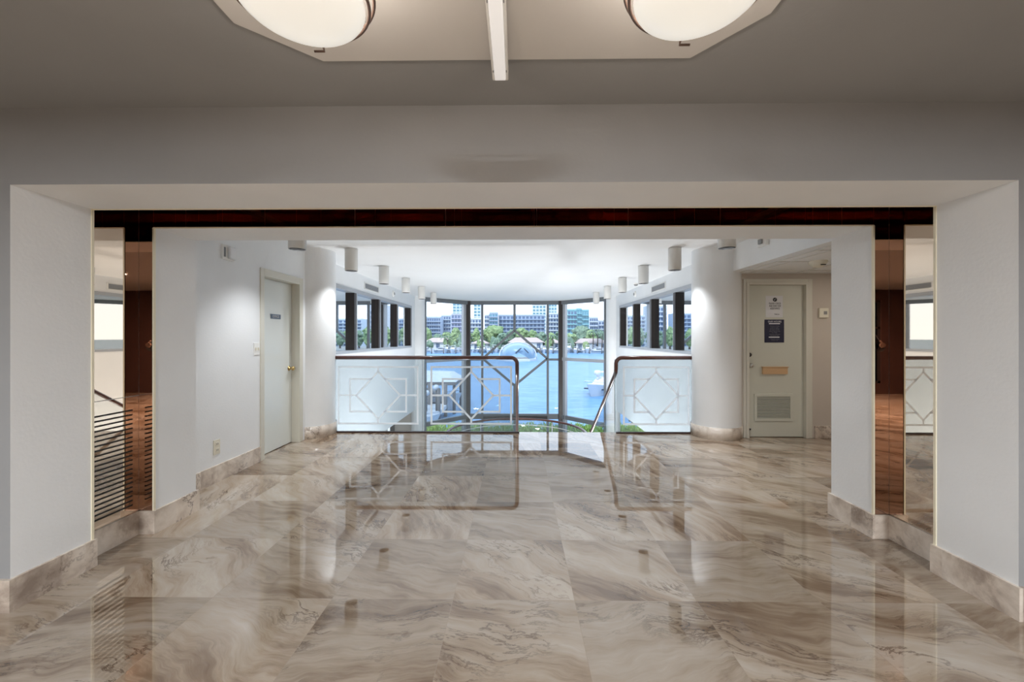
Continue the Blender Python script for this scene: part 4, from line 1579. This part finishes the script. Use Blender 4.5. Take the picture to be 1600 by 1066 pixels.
# ------------------------------------------------------------------ the photographer, seen only in the bronze mirrors
def photographer(px_, py_):
    t = thing('person', (px_, py_, 0), 'person in dark clothes with a cap standing behind the camera, reflected in the left mirror', 'person')
    J = {'pel': (0, 0, .95), 'w': (0, .0, 1.10), 'ch': (0, .0, 1.32), 'nk': (0, .01, 1.47), 'hd0': (0, .02, 1.55), 'hd1': (0, .02, 1.70)}
    V = [(0, 0, .95), (0, 0, 1.12), (0, 0, 1.32), (0, .01, 1.46), (0, .03, 1.54), (0, .03, 1.66),
         (.19, 0, 1.38), (.27, .10, 1.14), (.15, .26, 1.22), (-.19, 0, 1.38), (-.27, .10, 1.14), (-.15, .26, 1.22),
         (.10, 0, .90), (.12, .02, .50), (.12, -.02, .09), (.13, .10, .05), (-.10, 0, .90), (-.12, .02, .50), (-.12, -.02, .09), (-.13, .10, .05)]
    E = [(0, 1), (1, 2), (2, 3), (3, 4), (4, 5), (2, 6), (6, 7), (7, 8), (2, 9), (9, 10), (10, 11), (0, 12), (12, 13), (13, 14), (14, 15), (0, 16), (16, 17), (17, 18), (18, 19)]
    R = [(.15, .11), (.14, .10), (.17, .12), (.055, .06), (.075, .09), (.08, .095), (.065, .065), (.045, .045), (.032, .035), (.065, .065), (.045, .045), (.032, .035),
         (.095, .1), (.065, .07), (.045, .05), (.04, .035), (.095, .1), (.065, .07), (.045, .05), (.04, .035)]
    me = bpy.data.meshes.new('body')
    me.from_pydata(V, E, [])
    o = bpy.data.objects.new('body', me)
    COL.objects.link(o)
    o.parent = t
    md = o.modifiers.new('skin', 'SKIN')
    o.modifiers.new('sub', 'SUBSURF').levels = 1
    o.modifiers['sub'].render_levels = 2
    if not me.skin_vertices:
        bpy.context.view_layer.objects.active = o
        o.data.skin_vertices
    sv = me.skin_vertices
    if len(sv):
        for k, r_ in enumerate(R):
            sv[0].data[k].radius = r_
        sv[0].data[0].use_root = True
    me.materials.append(MATS['dark_cloth'])
    for s in (-1, 1):
        hnd = MB()
        hx, hy, hz = s * .15, .26, 1.22
        for k in range(4):
            dz = (.024, .008, -.008, -.022)[k]
            ln = (.065, .075, .070, .055)[k]
            hnd.tube([(hx, hy, hz + dz), (hx - s * ln * .6, hy + .05, hz + dz * 1.1), (hx - s * ln, hy + .045, hz + dz * 1.1 - .01)], [.010, .0085, .007], 8)
        hnd.tube([(hx, hy - .01, hz + .02), (hx - s * .02, hy + .0, hz + .05), (hx - s * .045, hy + .015, hz + .06)], [.011, .010, .008], 8)
        hnd.tube([(hx + s * .01, hy - .03, hz), (hx - s * .01, hy + .02, hz)], [.025, .032], 10)
        hnd.build('hand', 'skin', t, world=False)
    fc = MB()
    r = random.Random(1)
    fc.blob(0, .06, 1.615, .074, .075, .10, r, 3, 0)
    fc.blob(0, .145, 1.605, .012, .018, .018, r, 2, 0)
    fc.blob(.078, .04, 1.61, .01, .02, .03, r, 2, 0).blob(-.078, .04, 1.61, .01, .02, .03, r, 2, 0)
    fc.build('face', 'skin', t, world=False)
    e = MB()
    e.blob(.03, .128, 1.63, .012, .006, .006, r, 2, 0).blob(-.03, .128, 1.63, .012, .006, .006, r, 2, 0).blob(0, .13, 1.565, .025, .006, .005, r, 2, 0)
    e.build('eyes_and_mouth', 'hair', t, world=False)
    hc = MB()
    hc.blob(0, .035, 1.68, .085, .10, .06, r, 3, 0)
    hc.lathe(0, .05, [(.001, 1.69), (.10, 1.685), (.125, 1.672), (.10, 1.668)], 24)
    hc.build('cap', 'dark_cloth', t, world=False)


photographer(-.02, -.55)

# ------------------------------------------------------------------ fill lamps added to brighten the rooms
al = thing('alcove_fill', (4.35, 4.35, 2.165), 'small added fill light on the alcove ceiling, out of view', 'ceiling light')  # added fill for the alcove, hidden from view
MB().lathe(4.35, 4.35, [(.001, 2.170), (.07, 2.168), (.09, 2.165), (.09, 2.18)], 24).build('trim_ring', 'white_metal', al)
lamp('alcove_fill_lamp', 'AREA', (4.35, 4.35, 2.155), 9, (1, .9, .78), (0, 0, 0), shape='DISK', size=.16)
# fill lights added behind the camera to brighten the front wall and jambs
for x, y in ((-1.7, -1.3), (1.7, -1.3), (-1.7, -3.0), (1.7, -3.0)):
    t = thing('lobby_fill', (x, y, ZN - .03), 'round added fill light on the lobby ceiling behind the camera', 'ceiling light', 'added fill lights of the lobby ceiling')
    MB().lathe(x, y, [(.001, ZN - .024), (.2, ZN - .024), (.2, ZN - .03), (.22, ZN - .03), (.22, ZN)], 32).build('trim_ring', 'white_metal', t)
    lamp('lobby_fill_lamp', 'AREA', (x, y, ZN - .035), LOBBY_W, (.955, .978, 1), (0, 0, 0), shape='DISK', size=.4)
# fill spots added inside the otherwise unlit can lights
for sx, x in ((-1, -2.215), (1, 2.085)):
    for k in range(6):
        lamp('can_fill', 'SPOT', (x, 4.10 + 1.345 * k, 2.265), CAN_W, (.945, .972, 1), (0, 0, 0), spot_size=math.radians(112), spot_blend=1.0, shadow_soft_size=.035)
# fill lights added out of view in the lower lobby to brighten the hall
for x, y in ((-.9, 6.6), (1.9, 7.4), (-1.9, 7.6), (2.05, 9.6)):
    t = thing('fill_uplight', (x, y, ZL), 'slim added fill light out of view in the lower lobby under the gallery', 'fill light', 'added fill lights in the lower lobby')
    MB().lathe(x, y, [(.001, ZL), (.16, ZL), (.16, ZL + .02), (.02, ZL + .03)], 24).build('base', 'alu', t)
    MB().tube([(x, y, ZL + .02), (x, y, -2.15)], .015, 10).build('pole', 'alu', t)
    MB().lathe(x, y, [(.02, -2.16), (.12, -2.12), (.2, -2.02)], 24).build('lamp_shade', 'alu', t)
    lamp('fill_uplight_lamp', 'AREA', (x, y, -2.04), UP_W, (.97, .985, 1), (PI, 0, 0), shape='DISK', size=.36)
